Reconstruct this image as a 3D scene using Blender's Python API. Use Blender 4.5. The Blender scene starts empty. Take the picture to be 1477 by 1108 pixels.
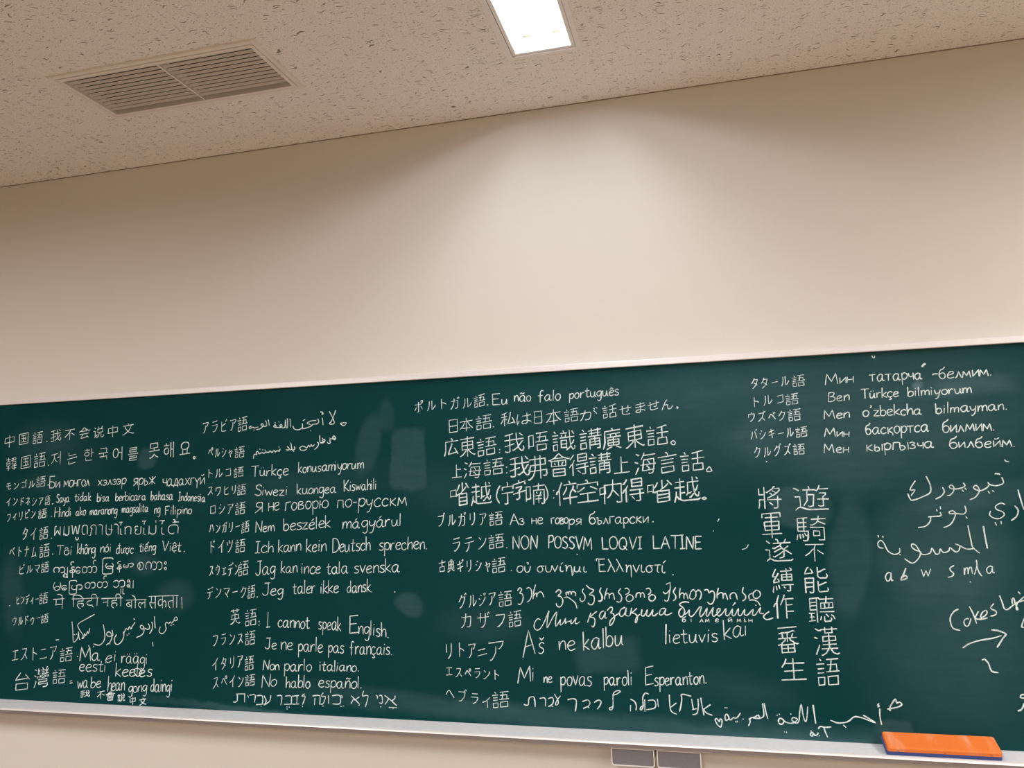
import bpy, bmesh, math, random
from mathutils import Vector, Matrix

# ---------------------------------------------------------------- camera, world, lamps out of frame, exposure
S = bpy.context.scene
COL = S.collection
BOARD_Z = 0.85            # lower edge of the writing surface
CAM_Z = BOARD_Z + 0.8506
CEIL = CAM_Z + 1.3354
WALL_Y = 0.025            # the wall; the writing surface stands at y = 0, the room is at y < 0
cam = bpy.data.cameras.new('camera')
cam.sensor_fit = 'HORIZONTAL'
cam.sensor_width = 36.0
cam.lens = 1109.0 / 1477.0 * 36.0
cam.clip_start = 0.05
camo = bpy.data.objects.new('camera', cam)
COL.objects.link(camo)
_r = Vector((0.96933348, 0.24396688, -0.02954257)); _u = Vector((0.05647366, -0.10414236, 0.99295775)); _f = Vector((-0.23917217, 0.96417557, 0.11472638))
camo.matrix_world = Matrix(((_r.x, _u.x, -_f.x, 0.0), (_r.y, _u.y, -_f.y, -2.6372), (_r.z, _u.z, -_f.z, CAM_Z), (0, 0, 0, 1)))
S.camera = camo
w = bpy.data.worlds.new('world'); S.world = w; w.use_nodes = True
w.node_tree.nodes['Background'].inputs[0].default_value = (0.05, 0.045, 0.04, 1)
S.view_settings.view_transform = 'Standard'
S.view_settings.look = 'None'
S.view_settings.gamma = 1.0
S.view_settings.use_curve_mapping = False
S.view_settings.exposure = 0.0
S.cycles.use_denoising = True
S.cycles.max_bounces = 10
S.cycles.diffuse_bounces = 6
S.cycles.sample_clamp_indirect = 6.0
LIGHT_COLOR = (1.0, 0.99, 0.97)      # the warmer lamps behind
TUBE_COLOR = (0.94, 1.0, 1.08)        # the fresh white tubes of the lamp in view
TUBE_STRENGTH = 50.0
# the room's other ceiling lamps: same size as the one in view, in columns and rows behind the camera
for lx, lq, pw, sp in ((-0.43, 3.4, 38, 175), (-0.43, 5.9, 56, 175), (2.35, 1.0, 31, 175), (2.35, 3.4, 38, 175), (2.35, 5.9, 56, 175), (-3.2, 2.8, 58, 175)):
    ld = bpy.data.lights.new('ceiling_lamp', 'AREA'); ld.shape = 'RECTANGLE'; ld.size = 0.2; ld.size_y = 1.2
    ld.energy = pw * 1.45; ld.color = LIGHT_COLOR; ld.spread = math.radians(sp)
    lo = bpy.data.objects.new('ceiling_lamp', ld); COL.objects.link(lo); lo.location = (lx, -lq, CEIL - 0.004)

# ---------------------------------------------------------------- helpers
def mat(name):
    m = bpy.data.materials.new(name); m.use_nodes = True
    nt = m.node_tree
    return m, nt, nt.nodes['Principled BSDF']
def node(nt, kind, **kw):
    n = nt.nodes.new(kind)
    for k, v in kw.items():
        if k.startswith('i_'): n.inputs[int(k[2:])].default_value = v
        else: setattr(n, k, v)
    return n
def plain(name, color, rough=0.5, metal=0.0, bump=0.0, bscale=200.0, vary=0.06):
    m, nt, b = mat(name)
    tc = node(nt, 'ShaderNodeTexCoord')
    nz = node(nt, 'ShaderNodeTexNoise'); nz.inputs['Scale'].default_value = bscale; nz.inputs['Detail'].default_value = 3
    nt.links.new(tc.outputs['Object'], nz.inputs['Vector'])
    mx = node(nt, 'ShaderNodeMix', data_type='RGBA')
    mx.inputs[6].default_value = (*[c * (1 - vary) for c in color], 1); mx.inputs[7].default_value = (*[min(1, c * (1 + vary)) for c in color], 1)
    nt.links.new(nz.outputs['Fac'], mx.inputs[0]); nt.links.new(mx.outputs[2], b.inputs['Base Color'])
    b.inputs['Roughness'].default_value = rough; b.inputs['Metallic'].default_value = metal
    if bump:
        bp = node(nt, 'ShaderNodeBump'); bp.inputs['Strength'].default_value = bump; bp.inputs['Distance'].default_value = 0.001
        nt.links.new(nz.outputs['Fac'], bp.inputs['Height']); nt.links.new(bp.outputs['Normal'], b.inputs['Normal'])
    return m
def math_node(nt, op, a, b=None, c=None, clamp=False):
    n = node(nt, 'ShaderNodeMath', operation=op, use_clamp=clamp)
    for i, v in enumerate((a, b, c)):
        if v is None: continue
        if isinstance(v, (int, float)): n.inputs[i].default_value = v
        else: nt.links.new(v, n.inputs[i])
    return n.outputs[0]
def smooth(nt, x, lo, hi):
    n = node(nt, 'ShaderNodeMapRange', interpolation_type='SMOOTHSTEP')
    nt.links.new(x, n.inputs['Value']); n.inputs['From Min'].default_value = lo; n.inputs['From Max'].default_value = hi
    return n.outputs['Result']
def link_mesh(name, bm, m, parent=None, loc=(0, 0, 0), smooth_faces=False):
    me = bpy.data.meshes.new(name); bm.normal_update(); bm.to_mesh(me); bm.free()
    if smooth_faces:
        for p in me.polygons: p.use_smooth = True
    if m: me.materials.append(m)
    o = bpy.data.objects.new(name, me); COL.objects.link(o); o.location = loc
    if parent: o.parent = parent
    return o
def empty(name, loc, label, cat, group=None):
    o = bpy.data.objects.new(name, None); COL.objects.link(o); o.location = loc; o.empty_display_size = 0.05
    o['label'] = label; o['category'] = cat
    if group: o['group'] = group
    return o
def box(bm, x0, x1, y0, y1, z0, z1):
    vs = [bm.verts.new(p) for p in ((x0, y0, z0), (x1, y0, z0), (x1, y1, z0), (x0, y1, z0), (x0, y0, z1), (x1, y0, z1), (x1, y1, z1), (x0, y1, z1))]
    for f in ((3, 2, 1, 0), (4, 5, 6, 7), (0, 1, 5, 4), (1, 2, 6, 5), (2, 3, 7, 6), (3, 0, 4, 7)):
        bm.faces.new([vs[i] for i in f])
def bevel(bm, w, seg=2):
    bmesh.ops.bevel(bm, geom=[e for e in bm.edges], offset=w, segments=seg, affect='EDGES', profile=0.5)
def bbox(x0, x1, y0, y1, z0, z1, bv=0.0, seg=2):
    bm = bmesh.new(); box(bm, x0, x1, y0, y1, z0, z1)
    if bv: bevel(bm, bv, seg)
    return bm
def sweep_x(profile, x0, x1):
    """a closed profile of (y, z) points drawn out along x"""
    bm = bmesh.new()
    a = [bm.verts.new((x0, y, z)) for y, z in profile]; b = [bm.verts.new((x1, y, z)) for y, z in profile]
    n = len(profile)
    for i in range(n): bm.faces.new((a[i], a[(i + 1) % n], b[(i + 1) % n], b[i]))
    bm.faces.new(a[::-1]); bm.faces.new(b)
    bmesh.ops.recalc_face_normals(bm, faces=bm.faces)
    return bm
def ring(bm, x0, x1, y0, y1, t, z0, z1):
    """a rectangular ring t wide, between two heights"""
    o = [(x0, y0), (x1, y0), (x1, y1), (x0, y1)]; i = [(x0 + t, y0 + t), (x1 - t, y0 + t), (x1 - t, y1 - t), (x0 + t, y1 - t)]
    V = {}
    for k, pts in (('o', o), ('i', i)):
        for zi, z in enumerate((z0, z1)):
            V[k, zi] = [bm.verts.new((x, y, z)) for x, y in pts]
    for k in range(4):
        j = (k + 1) % 4
        bm.faces.new((V['o', 0][k], V['o', 0][j], V['i', 0][j], V['i', 0][k])); bm.faces.new((V['o', 1][j], V['o', 1][k], V['i', 1][k], V['i', 1][j]))
        bm.faces.new((V['o', 1][k], V['o', 1][j], V['o', 0][j], V['o', 0][k])); bm.faces.new((V['i', 0][k], V['i', 0][j], V['i', 1][j], V['i', 1][k]))

# ---------------------------------------------------------------- materials of the room
def wall_material():
    m, nt, b = mat('painted_wall_paper')
    tc = node(nt, 'ShaderNodeTexCoord')
    n1 = node(nt, 'ShaderNodeTexNoise'); n1.inputs['Scale'].default_value = 260; n1.inputs['Detail'].default_value = 4
    n2 = node(nt, 'ShaderNodeTexNoise'); n2.inputs['Scale'].default_value = 1.3; n2.inputs['Detail'].default_value = 2
    for n in (n1, n2): nt.links.new(tc.outputs['Object'], n.inputs['Vector'])
    mx = node(nt, 'ShaderNodeMix', data_type='RGBA'); mx.inputs[6].default_value = (0.735, 0.70, 0.635, 1); mx.inputs[7].default_value = (0.755, 0.72, 0.655, 1)
    nt.links.new(n2.outputs['Fac'], mx.inputs[0]); nt.links.new(mx.outputs[2], b.inputs['Base Color'])
    b.inputs['Roughness'].default_value = 0.75
    bp = node(nt, 'ShaderNodeBump'); bp.inputs['Strength'].default_value = 0.12; bp.inputs['Distance'].default_value = 0.001
    nt.links.new(n1.outputs['Fac'], bp.inputs['Height']); nt.links.new(bp.outputs['Normal'], b.inputs['Normal'])
    return m
def ceiling_material():
    """rock wool board: short wandering fissures along the length of the wall, and pin holes"""
    m, nt, b = mat('fissured_rock_wool_board')
    tc = node(nt, 'ShaderNodeTexCoord')
    def fissures(sx, sy, warp, r, keep, off):
        nz = node(nt, 'ShaderNodeTexNoise'); nz.inputs['Scale'].default_value = 24; nz.inputs['Detail'].default_value = 1
        nt.links.new(tc.outputs['Object'], nz.inputs['Vector'])
        sub = node(nt, 'ShaderNodeVectorMath', operation='SUBTRACT'); sub.inputs[1].default_value = (0.5, 0.5, 0.5)
        nt.links.new(nz.outputs['Color'], sub.inputs[0])
        mul = node(nt, 'ShaderNodeVectorMath', operation='MULTIPLY'); mul.inputs[1].default_value = (warp * 0.4, warp, 0)
        nt.links.new(sub.outputs[0], mul.inputs[0])
        add = node(nt, 'ShaderNodeVectorMath', operation='ADD'); nt.links.new(tc.outputs['Object'], add.inputs[0]); nt.links.new(mul.outputs[0], add.inputs[1])
        sc = node(nt, 'ShaderNodeMapping'); sc.inputs['Scale'].default_value = (sx, sy, 0); sc.inputs['Location'].default_value = (off, off * 1.7, 0)
        nt.links.new(add.outputs[0], sc.inputs['Vector'])
        vo = node(nt, 'ShaderNodeTexVoronoi', voronoi_dimensions='2D'); vo.inputs['Scale'].default_value = 1.0
        nt.links.new(sc.outputs[0], vo.inputs['Vector'])
        sep = node(nt, 'ShaderNodeSeparateColor'); nt.links.new(vo.outputs['Color'], sep.inputs[0])
        on = math_node(nt, 'LESS_THAN', sep.outputs[0], keep)
        rr = math_node(nt, 'MULTIPLY_ADD', sep.outputs[1], r * 0.55, r * 0.55)
        q = math_node(nt, 'DIVIDE', vo.outputs['Distance'], rr)
        inside = math_node(nt, 'SUBTRACT', 1.0, smooth(nt, q, 0.55, 1.0))
        return math_node(nt, 'MULTIPLY', on, inside)
    a = fissures(17, 150, 0.05, 0.27, 0.12, 0.0)
    c = fissures(32, 175, 0.05, 0.27, 0.14, 7.3)
    d = fissures(90, 150, 0.02, 0.30, 0.14, 3.1)
    pit = math_node(nt, 'MAXIMUM', math_node(nt, 'MAXIMUM', a, c), math_node(nt, 'MULTIPLY', d, 0.7))
    grain = node(nt, 'ShaderNodeTexNoise'); grain.inputs['Scale'].default_value = 330; grain.inputs['Detail'].default_value = 3
    nt.links.new(tc.outputs['Object'], grain.inputs['Vector'])
    mx0 = node(nt, 'ShaderNodeMix', data_type='RGBA'); mx0.inputs[6].default_value = (0.74, 0.70, 0.66, 1); mx0.inputs[7].default_value = (0.95, 0.915, 0.88, 1)
    nt.links.new(smooth(nt, grain.outputs['Fac'], 0.36, 0.62), mx0.inputs[0])
    mx = node(nt, 'ShaderNodeMix', data_type='RGBA'); mx.inputs[7].default_value = (0.30, 0.25, 0.215, 1)
    nt.links.new(pit, mx.inputs[0]); nt.links.new(mx0.outputs[2], mx.inputs[6])
    nt.links.new(mx.outputs[2], b.inputs['Base Color'])
    b.inputs['Roughness'].default_value = 0.95; b.inputs['Specular IOR Level'].default_value = 0.1
    h = math_node(nt, 'SUBTRACT', math_node(nt, 'MULTIPLY', grain.outputs['Fac'], 0.25), pit)
    bp = node(nt, 'ShaderNodeBump'); bp.inputs['Strength'].default_value = 0.5; bp.inputs['Distance'].default_value = 0.002
    nt.links.new(h, bp.inputs['Height']); nt.links.new(bp.outputs['Normal'], b.inputs['Normal'])
    return m
M_WALL = wall_material()
M_CEIL = ceiling_material()
M_WALL_FAR = plain('tan_wall', (0.23, 0.15, 0.09), 0.8)
M_FLOOR = plain('vinyl_floor', (0.35, 0.265, 0.195), 0.6, vary=0.15, bscale=30)
M_SHADOW_GAP = plain('shadow_gap_joint', (0.30, 0.235, 0.18), 0.7)  # brown stands in for the shade inside the wall and ceiling joint
M_WHITE = plain('white_enamel', (0.86, 0.83, 0.82), 0.4, bscale=40, vary=0.03)
M_REFLECTOR = plain('white_reflector', (0.85, 0.85, 0.84), 0.35, vary=0.02)
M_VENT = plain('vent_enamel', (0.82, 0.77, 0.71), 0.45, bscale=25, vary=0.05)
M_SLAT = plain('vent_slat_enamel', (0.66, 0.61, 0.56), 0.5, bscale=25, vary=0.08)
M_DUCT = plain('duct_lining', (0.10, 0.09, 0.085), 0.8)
M_ALU = plain('brushed_aluminium', (0.86, 0.83, 0.83), 0.4, 0.2, bscale=60, vary=0.05)
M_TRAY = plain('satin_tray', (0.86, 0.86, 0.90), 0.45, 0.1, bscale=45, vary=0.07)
M_STEEL = plain('dull_steel', (0.20, 0.19, 0.205), 0.5, 0.2, bscale=120, vary=0.08)
M_CHROME = plain('polished_rim', (0.92, 0.89, 0.88), 0.3, 0.25, vary=0.02)
M_FRONT_SHADED = plain('shaded_tray_front_metal', (0.24, 0.20, 0.185), 0.4, 0.2, bscale=60)  # darkened colour paints in the dim room this front face reflects
M_FELT = plain('blue_felt', (0.06, 0.095, 0.30), 0.95, bump=0.6, bscale=900, vary=0.3)
M_STUD = plain('dark_stud', (0.20, 0.12, 0.08), 0.4, 0.5)
M_SOCKET = plain('lamp_socket_plastic', (0.5, 0.46, 0.30), 0.5)

# ---------------------------------------------------------------- the setting
RX0, RX1, RY0 = -5.3, 4.6, -8.2
def structure(name, bm, m):
    o = link_mesh(name, bm, m); o['kind'] = 'structure'; return o
structure('floor', bbox(RX0 - .1, RX1 + .1, RY0 - .1, WALL_Y + .1, -0.1, 0.0), M_FLOOR)
structure('wall_front', bbox(RX0 - .1, RX1 + .1, WALL_Y, WALL_Y + 0.1, 0.0, CEIL + 0.25), M_WALL)
structure('wall_left', bbox(RX0 - .1, RX0, RY0, WALL_Y, 0.0, CEIL + 0.25), M_WALL_FAR)
structure('wall_right', bbox(RX1, RX1 + .1, RY0, WALL_Y, 0.0, CEIL + 0.25), M_WALL_FAR)
structure('wall_back', bbox(RX0 - .1, RX1 + .1, RY0 - .1, RY0, 0.0, CEIL + 0.25), M_WALL_FAR)
LX0, LX1, LQ0, LQ1 = -0.5492, -0.3085, 0.3353, 1.59        # lamp outline on the ceiling
VX0, VX1, VQ0, VQ1 = -2.0284, -1.2596, 0.3726, 0.6852      # vent outline on the ceiling
def ceiling():
    xs = sorted((RX0, RX1, LX0 + .012, LX1 - .012, VX0 + .02, VX1 - .02)); ys = sorted((RY0, WALL_Y, -LQ0 - .012, -LQ1 + .012, -VQ0 - .02, -VQ1 + .02))
    bm = bmesh.new(); V = {}
    def v(i, j, z):
        if (i, j, z) not in V: V[i, j, z] = bm.verts.new((xs[i], ys[j], z))
        return V[i, j, z]
    def hole(i, j):
        x = (xs[i] + xs[i + 1]) / 2; q = -(ys[j] + ys[j + 1]) / 2
        return (LX0 < x < LX1 and LQ0 < q < LQ1) or (VX0 < x < VX1 and VQ0 < q < VQ1)
    T = CEIL + 0.012
    n, k = len(xs) - 1, len(ys) - 1
    for i in range(n):
        for j in range(k):
            if hole(i, j): continue
            bm.faces.new((v(i, j, CEIL), v(i, j + 1, CEIL), v(i + 1, j + 1, CEIL), v(i + 1, j, CEIL)))
            bm.faces.new((v(i, j, T), v(i + 1, j, T), v(i + 1, j + 1, T), v(i, j + 1, T)))
            for (a, c), (di, dj) in ((((i, j), (i + 1, j)), (0, -1)), (((i + 1, j), (i + 1, j + 1)), (1, 0)), (((i + 1, j + 1), (i, j + 1)), (0, 1)), (((i, j + 1), (i, j)), (-1, 0))):
                ni, nj = i + di, j + dj
                if not (0 <= ni < n and 0 <= nj < k) or hole(ni, nj):
                    bm.faces.new((v(*a, CEIL), v(*c, CEIL), v(*c, T), v(*a, T)))
    bmesh.ops.recalc_face_normals(bm, faces=bm.faces)
    return bm
structure('ceiling', ceiling(), M_CEIL)
structure('shadow_gap_strip_1', bbox(RX0, RX1, WALL_Y - .002, WALL_Y, CEIL - .0028, CEIL), M_SHADOW_GAP)  # thin dark strip painting the shadow gap where wall meets ceiling

# ---------------------------------------------------------------- ceiling lamp in view
lamp = empty('ceiling_light', ((LX0 + LX1) / 2, -(LQ0 + LQ1) / 2, CEIL), 'lit white recessed fluorescent lamp in the fissured ceiling', 'ceiling light')
lw, ll = (LX1 - LX0) / 2, (LQ1 - LQ0) / 2
bm = bmesh.new(); ring(bm, -lw, lw, -ll, ll, 0.0165, -0.004, 0.0); link_mesh('flange', bm, M_WHITE, lamp)
bm = bmesh.new(); ring(bm, -lw + .0185, lw - .0185, -ll + .0185, ll - .0185, 0.0125, -0.001, 0.016); link_mesh('inner_rim', bm, M_WHITE, lamp)
# reflector tray: sloped sides, open below
bm = bmesh.new()
a = lw - .026; c = ll - .026; a2 = a - .006; c2 = c - .012; hz = 0.080
P0 = [bm.verts.new(p) for p in ((-a, -c, .016), (a, -c, .016), (a, c, .016), (-a, c, .016))]
P1 = [bm.verts.new(p) for p in ((-a2, -c2, hz), (a2, -c2, hz), (a2, c2, hz), (-a2, c2, hz))]
for k in range(4): bm.faces.new((P0[(k + 1) % 4], P0[k], P1[k], P1[(k + 1) % 4]))
bm.faces.new(P1)
ob = link_mesh('reflector', bm, M_REFLECTOR, lamp)
md = ob.modifiers.new('thickness', 'SOLIDIFY'); md.thickness = 0.0015; md.offset = 1
def tube_mesh(r, y0, y1, n=16):
    bm = bmesh.new(); A = []; B = []
    for k in range(n):
        t = 2 * math.pi * k / n
        A.append(bm.verts.new((r * math.cos(t), y0, r * math.sin(t)))); B.append(bm.verts.new((r * math.cos(t), y1, r * math.sin(t))))
    for k in range(n): bm.faces.new((A[k], A[(k + 1) % n], B[(k + 1) % n], B[k]))
    bm.faces.new(A[::-1]); bm.faces.new(B)
    bmesh.ops.recalc_face_normals(bm, faces=bm.faces)
    return bm
M_TUBE, nt, b = mat('lit_fluorescent_tube')
b.inputs['Base Color'].default_value = (0.9, 0.9, 0.9, 1); b.inputs['Emission Color'].default_value = (*TUBE_COLOR, 1); b.inputs['Emission Strength'].default_value = TUBE_STRENGTH
for sx in (-0.047, 0.047):
    link_mesh('fluorescent_tube', tube_mesh(0.014, -ll + .065, ll - .065), M_TUBE, lamp, (sx, 0, 0.050), True)
    for e in (-1, 1):
        bm = bbox(sx - .014, sx + .014, *sorted((e * (ll - .064), e * (ll - .050))), 0.036, 0.076, .003)
        link_mesh('lamp_socket', bm, M_SOCKET, lamp)

# ---------------------------------------------------------------- ceiling vent
vent = empty('ceiling_vent', ((VX0 + VX1) / 2, -(VQ0 + VQ1) / 2, CEIL), 'pale louvred air vent with two banks of slats set in the ceiling', 'air vent')
vw, vl = (VX1 - VX0) / 2, (VQ1 - VQ0) / 2
bm = bmesh.new(); ring(bm, -vw, vw, -vl, vl, 0.019, -0.006, 0.0)
bevel_edges = [e for e in bm.edges if all(abs(v.co.z + .006) < 1e-6 for v in e.verts)]
bmesh.ops.bevel(bm, geom=bevel_edges, offset=0.002, segments=2, affect='EDGES'); link_mesh('outer_frame', bm, M_VENT, vent)
bm = bmesh.new(); ring(bm, -vw + .0205, vw - .0205, -vl + .0205, vl - .0205, 0.0125, -0.007, 0.028); link_mesh('inner_frame', bm, M_VENT, vent)
ix, iy = vw - .033, vl - .033
link_mesh('divider', bbox(.012 - .0025, .012 + .0025, -iy, iy, -0.006, 0.028), M_VENT, vent)
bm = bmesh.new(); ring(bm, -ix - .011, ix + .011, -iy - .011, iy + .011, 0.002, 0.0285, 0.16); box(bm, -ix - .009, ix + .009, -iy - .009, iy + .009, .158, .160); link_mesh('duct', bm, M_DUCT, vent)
NS = 11
pitch = (2 * iy - 0.012) / NS
slat_mesh = None
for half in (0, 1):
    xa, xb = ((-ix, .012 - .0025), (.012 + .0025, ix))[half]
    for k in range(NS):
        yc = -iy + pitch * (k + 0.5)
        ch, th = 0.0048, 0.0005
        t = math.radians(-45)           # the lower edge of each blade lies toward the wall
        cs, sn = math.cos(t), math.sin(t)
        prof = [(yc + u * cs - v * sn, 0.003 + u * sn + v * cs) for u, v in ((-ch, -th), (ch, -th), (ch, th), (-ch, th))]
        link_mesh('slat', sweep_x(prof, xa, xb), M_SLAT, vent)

# ---------------------------------------------------------------- chalkboard
BX0, BX1 = -3.45, 1.35
BXC = (BX0 + BX1) / 2
board = empty('chalkboard', (BXC, 0, BOARD_Z), 'long green chalkboard on the wall, full of handwriting in many languages', 'chalkboard')
hw = (BX1 - BX0) / 2
def board_material():
    m, nt, b = mat('green_chalkboard_enamel')
    tc = node(nt, 'ShaderNodeTexCoord')
    P = tc.outputs['Object']
    fine = node(nt, 'ShaderNodeTexNoise'); fine.inputs['Scale'].default_value = 9; fine.inputs['Detail'].default_value = 6; fine.inputs['Roughness'].default_value = 0.62
    wide = node(nt, 'ShaderNodeTexNoise'); wide.inputs['Scale'].default_value = 1.7; wide.inputs['Detail'].default_value = 3
    mp = node(nt, 'ShaderNodeMapping'); mp.inputs['Scale'].default_value = (5, 1, 60); mp.inputs['Rotation'].default_value = (0, 0.1, 0)
    streak = node(nt, 'ShaderNodeTexNoise'); streak.inputs['Scale'].default_value = 1.0; streak.inputs['Detail'].default_value = 4
    nt.links.new(P, mp.inputs['Vector']); nt.links.new(mp.outputs[0], streak.inputs['Vector'])
    for n in (fine, wide): nt.links.new(P, n.inputs['Vector'])
    grain = math_node(nt, 'MULTIPLY_ADD', streak.outputs['Fac'], 0.6, math_node(nt, 'MULTIPLY', fine.outputs['Fac'], 0.7))   # about 0.65 on average
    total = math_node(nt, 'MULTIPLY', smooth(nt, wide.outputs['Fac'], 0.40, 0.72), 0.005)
    # wiped chalk dust patches and wide soft pale areas: centre, half size (m), turn, strength, softness, squareness
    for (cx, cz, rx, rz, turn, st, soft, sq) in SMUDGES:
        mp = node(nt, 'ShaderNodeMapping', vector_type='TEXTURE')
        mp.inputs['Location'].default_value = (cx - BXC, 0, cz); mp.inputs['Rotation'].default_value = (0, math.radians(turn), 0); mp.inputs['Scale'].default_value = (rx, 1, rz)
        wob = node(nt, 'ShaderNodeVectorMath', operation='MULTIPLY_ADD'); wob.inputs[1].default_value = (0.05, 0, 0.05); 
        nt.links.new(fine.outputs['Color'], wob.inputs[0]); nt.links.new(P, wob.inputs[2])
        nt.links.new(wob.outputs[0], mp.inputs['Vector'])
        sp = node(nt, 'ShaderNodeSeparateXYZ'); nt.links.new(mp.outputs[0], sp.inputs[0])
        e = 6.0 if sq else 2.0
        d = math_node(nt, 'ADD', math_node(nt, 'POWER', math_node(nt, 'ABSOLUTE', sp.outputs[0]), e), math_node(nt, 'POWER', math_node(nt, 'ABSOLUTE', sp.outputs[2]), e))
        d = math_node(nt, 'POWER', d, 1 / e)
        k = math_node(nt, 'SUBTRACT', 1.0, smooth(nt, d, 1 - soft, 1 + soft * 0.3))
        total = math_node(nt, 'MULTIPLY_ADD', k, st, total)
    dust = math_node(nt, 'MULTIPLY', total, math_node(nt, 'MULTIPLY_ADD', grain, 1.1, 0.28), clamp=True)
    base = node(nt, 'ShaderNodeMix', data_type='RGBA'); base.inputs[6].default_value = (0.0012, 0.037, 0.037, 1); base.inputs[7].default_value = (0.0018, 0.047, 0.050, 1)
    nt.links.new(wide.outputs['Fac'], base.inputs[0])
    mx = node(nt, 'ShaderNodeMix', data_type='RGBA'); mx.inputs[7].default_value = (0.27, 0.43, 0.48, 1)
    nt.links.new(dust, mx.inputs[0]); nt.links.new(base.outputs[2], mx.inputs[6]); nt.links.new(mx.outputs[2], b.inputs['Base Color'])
    b.inputs['Roughness'].default_value = 0.55; b.inputs['Specular IOR Level'].default_value = 0.06
    return m
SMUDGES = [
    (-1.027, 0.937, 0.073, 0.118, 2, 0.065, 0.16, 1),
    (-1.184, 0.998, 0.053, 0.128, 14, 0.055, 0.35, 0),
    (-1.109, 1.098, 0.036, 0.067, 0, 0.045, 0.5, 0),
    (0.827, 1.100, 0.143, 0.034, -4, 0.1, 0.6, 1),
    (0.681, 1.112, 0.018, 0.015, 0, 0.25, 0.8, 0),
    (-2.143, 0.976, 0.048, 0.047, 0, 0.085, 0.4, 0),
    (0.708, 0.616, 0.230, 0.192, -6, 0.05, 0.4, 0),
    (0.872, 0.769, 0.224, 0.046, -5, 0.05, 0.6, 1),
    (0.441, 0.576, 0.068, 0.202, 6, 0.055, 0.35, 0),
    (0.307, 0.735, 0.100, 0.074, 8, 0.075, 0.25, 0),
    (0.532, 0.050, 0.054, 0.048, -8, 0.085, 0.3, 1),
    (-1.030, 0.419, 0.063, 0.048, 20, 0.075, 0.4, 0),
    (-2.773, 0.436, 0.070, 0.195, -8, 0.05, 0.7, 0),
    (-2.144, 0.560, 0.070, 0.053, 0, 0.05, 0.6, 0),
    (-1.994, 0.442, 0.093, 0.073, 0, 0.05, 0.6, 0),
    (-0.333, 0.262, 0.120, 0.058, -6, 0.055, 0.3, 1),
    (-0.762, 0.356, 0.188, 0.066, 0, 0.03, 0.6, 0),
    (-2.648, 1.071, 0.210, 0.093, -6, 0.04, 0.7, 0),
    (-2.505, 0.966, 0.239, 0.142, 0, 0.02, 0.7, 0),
    (0.196, 1.148, 0.919, 0.092, -4, 0.045, 1.0, 1),  # wide soft paling along the top, more to the right
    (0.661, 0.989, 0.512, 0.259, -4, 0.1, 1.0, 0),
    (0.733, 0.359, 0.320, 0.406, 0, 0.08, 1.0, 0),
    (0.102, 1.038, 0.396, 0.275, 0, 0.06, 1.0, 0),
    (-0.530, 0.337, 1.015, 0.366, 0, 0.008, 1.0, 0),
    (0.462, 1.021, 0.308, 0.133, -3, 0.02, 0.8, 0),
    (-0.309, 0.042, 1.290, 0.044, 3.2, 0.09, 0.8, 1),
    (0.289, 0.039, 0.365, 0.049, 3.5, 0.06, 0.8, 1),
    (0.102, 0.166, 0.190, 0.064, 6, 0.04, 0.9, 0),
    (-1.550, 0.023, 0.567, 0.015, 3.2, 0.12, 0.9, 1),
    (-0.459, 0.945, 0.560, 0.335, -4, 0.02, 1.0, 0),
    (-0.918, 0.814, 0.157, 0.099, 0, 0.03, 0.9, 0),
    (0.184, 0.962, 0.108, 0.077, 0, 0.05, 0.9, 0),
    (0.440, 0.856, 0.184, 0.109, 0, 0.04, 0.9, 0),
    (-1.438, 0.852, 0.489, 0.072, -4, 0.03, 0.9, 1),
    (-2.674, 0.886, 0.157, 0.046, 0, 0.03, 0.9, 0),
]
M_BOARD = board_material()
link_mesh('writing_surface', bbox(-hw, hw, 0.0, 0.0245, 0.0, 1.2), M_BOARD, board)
# aluminium rails round the board: top and both ends
link_mesh('frame_rail', bbox(-hw - .02, hw + .02, -0.013, 0.0245, 1.2, 1.2205, .0018), M_ALU, board)
for sx in (-1, 1):
    link_mesh('frame_rail', bbox(*sorted((sx * hw, sx * (hw + .02))), -0.013, 0.0245, -0.03, 1.1995, .0018), M_ALU, board)
# chalk tray: floor, groove, raised front lip
tray = link_mesh('chalk_tray', sweep_x([(0.0245, -0.0005), (-0.001, -0.0005), (-0.073, -0.006), (-0.073, -0.010), (-0.0755, -0.010), (-0.0755, -0.0245), (0.0245, -0.0245)], -hw, hw), M_TRAY, board)
lip = sweep_x([(-0.0757, -0.0120), (-0.0757, -0.0068), (-0.078, -0.0052), (-0.083, -0.0058), (-0.0875, -0.0085), (-0.0892, -0.0120)], -hw, hw)
link_mesh('tray_lip', lip, M_ALU, tray)
link_mesh('tray_front', sweep_x([(-0.0757, -0.0121), (-0.0757, -0.0245), (-0.0895, -0.0245), (-0.0895, -0.0235), (-0.0880, -0.0225), (-0.0880, -0.0121)], -hw, hw), M_FRONT_SHADED, tray)

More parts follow.
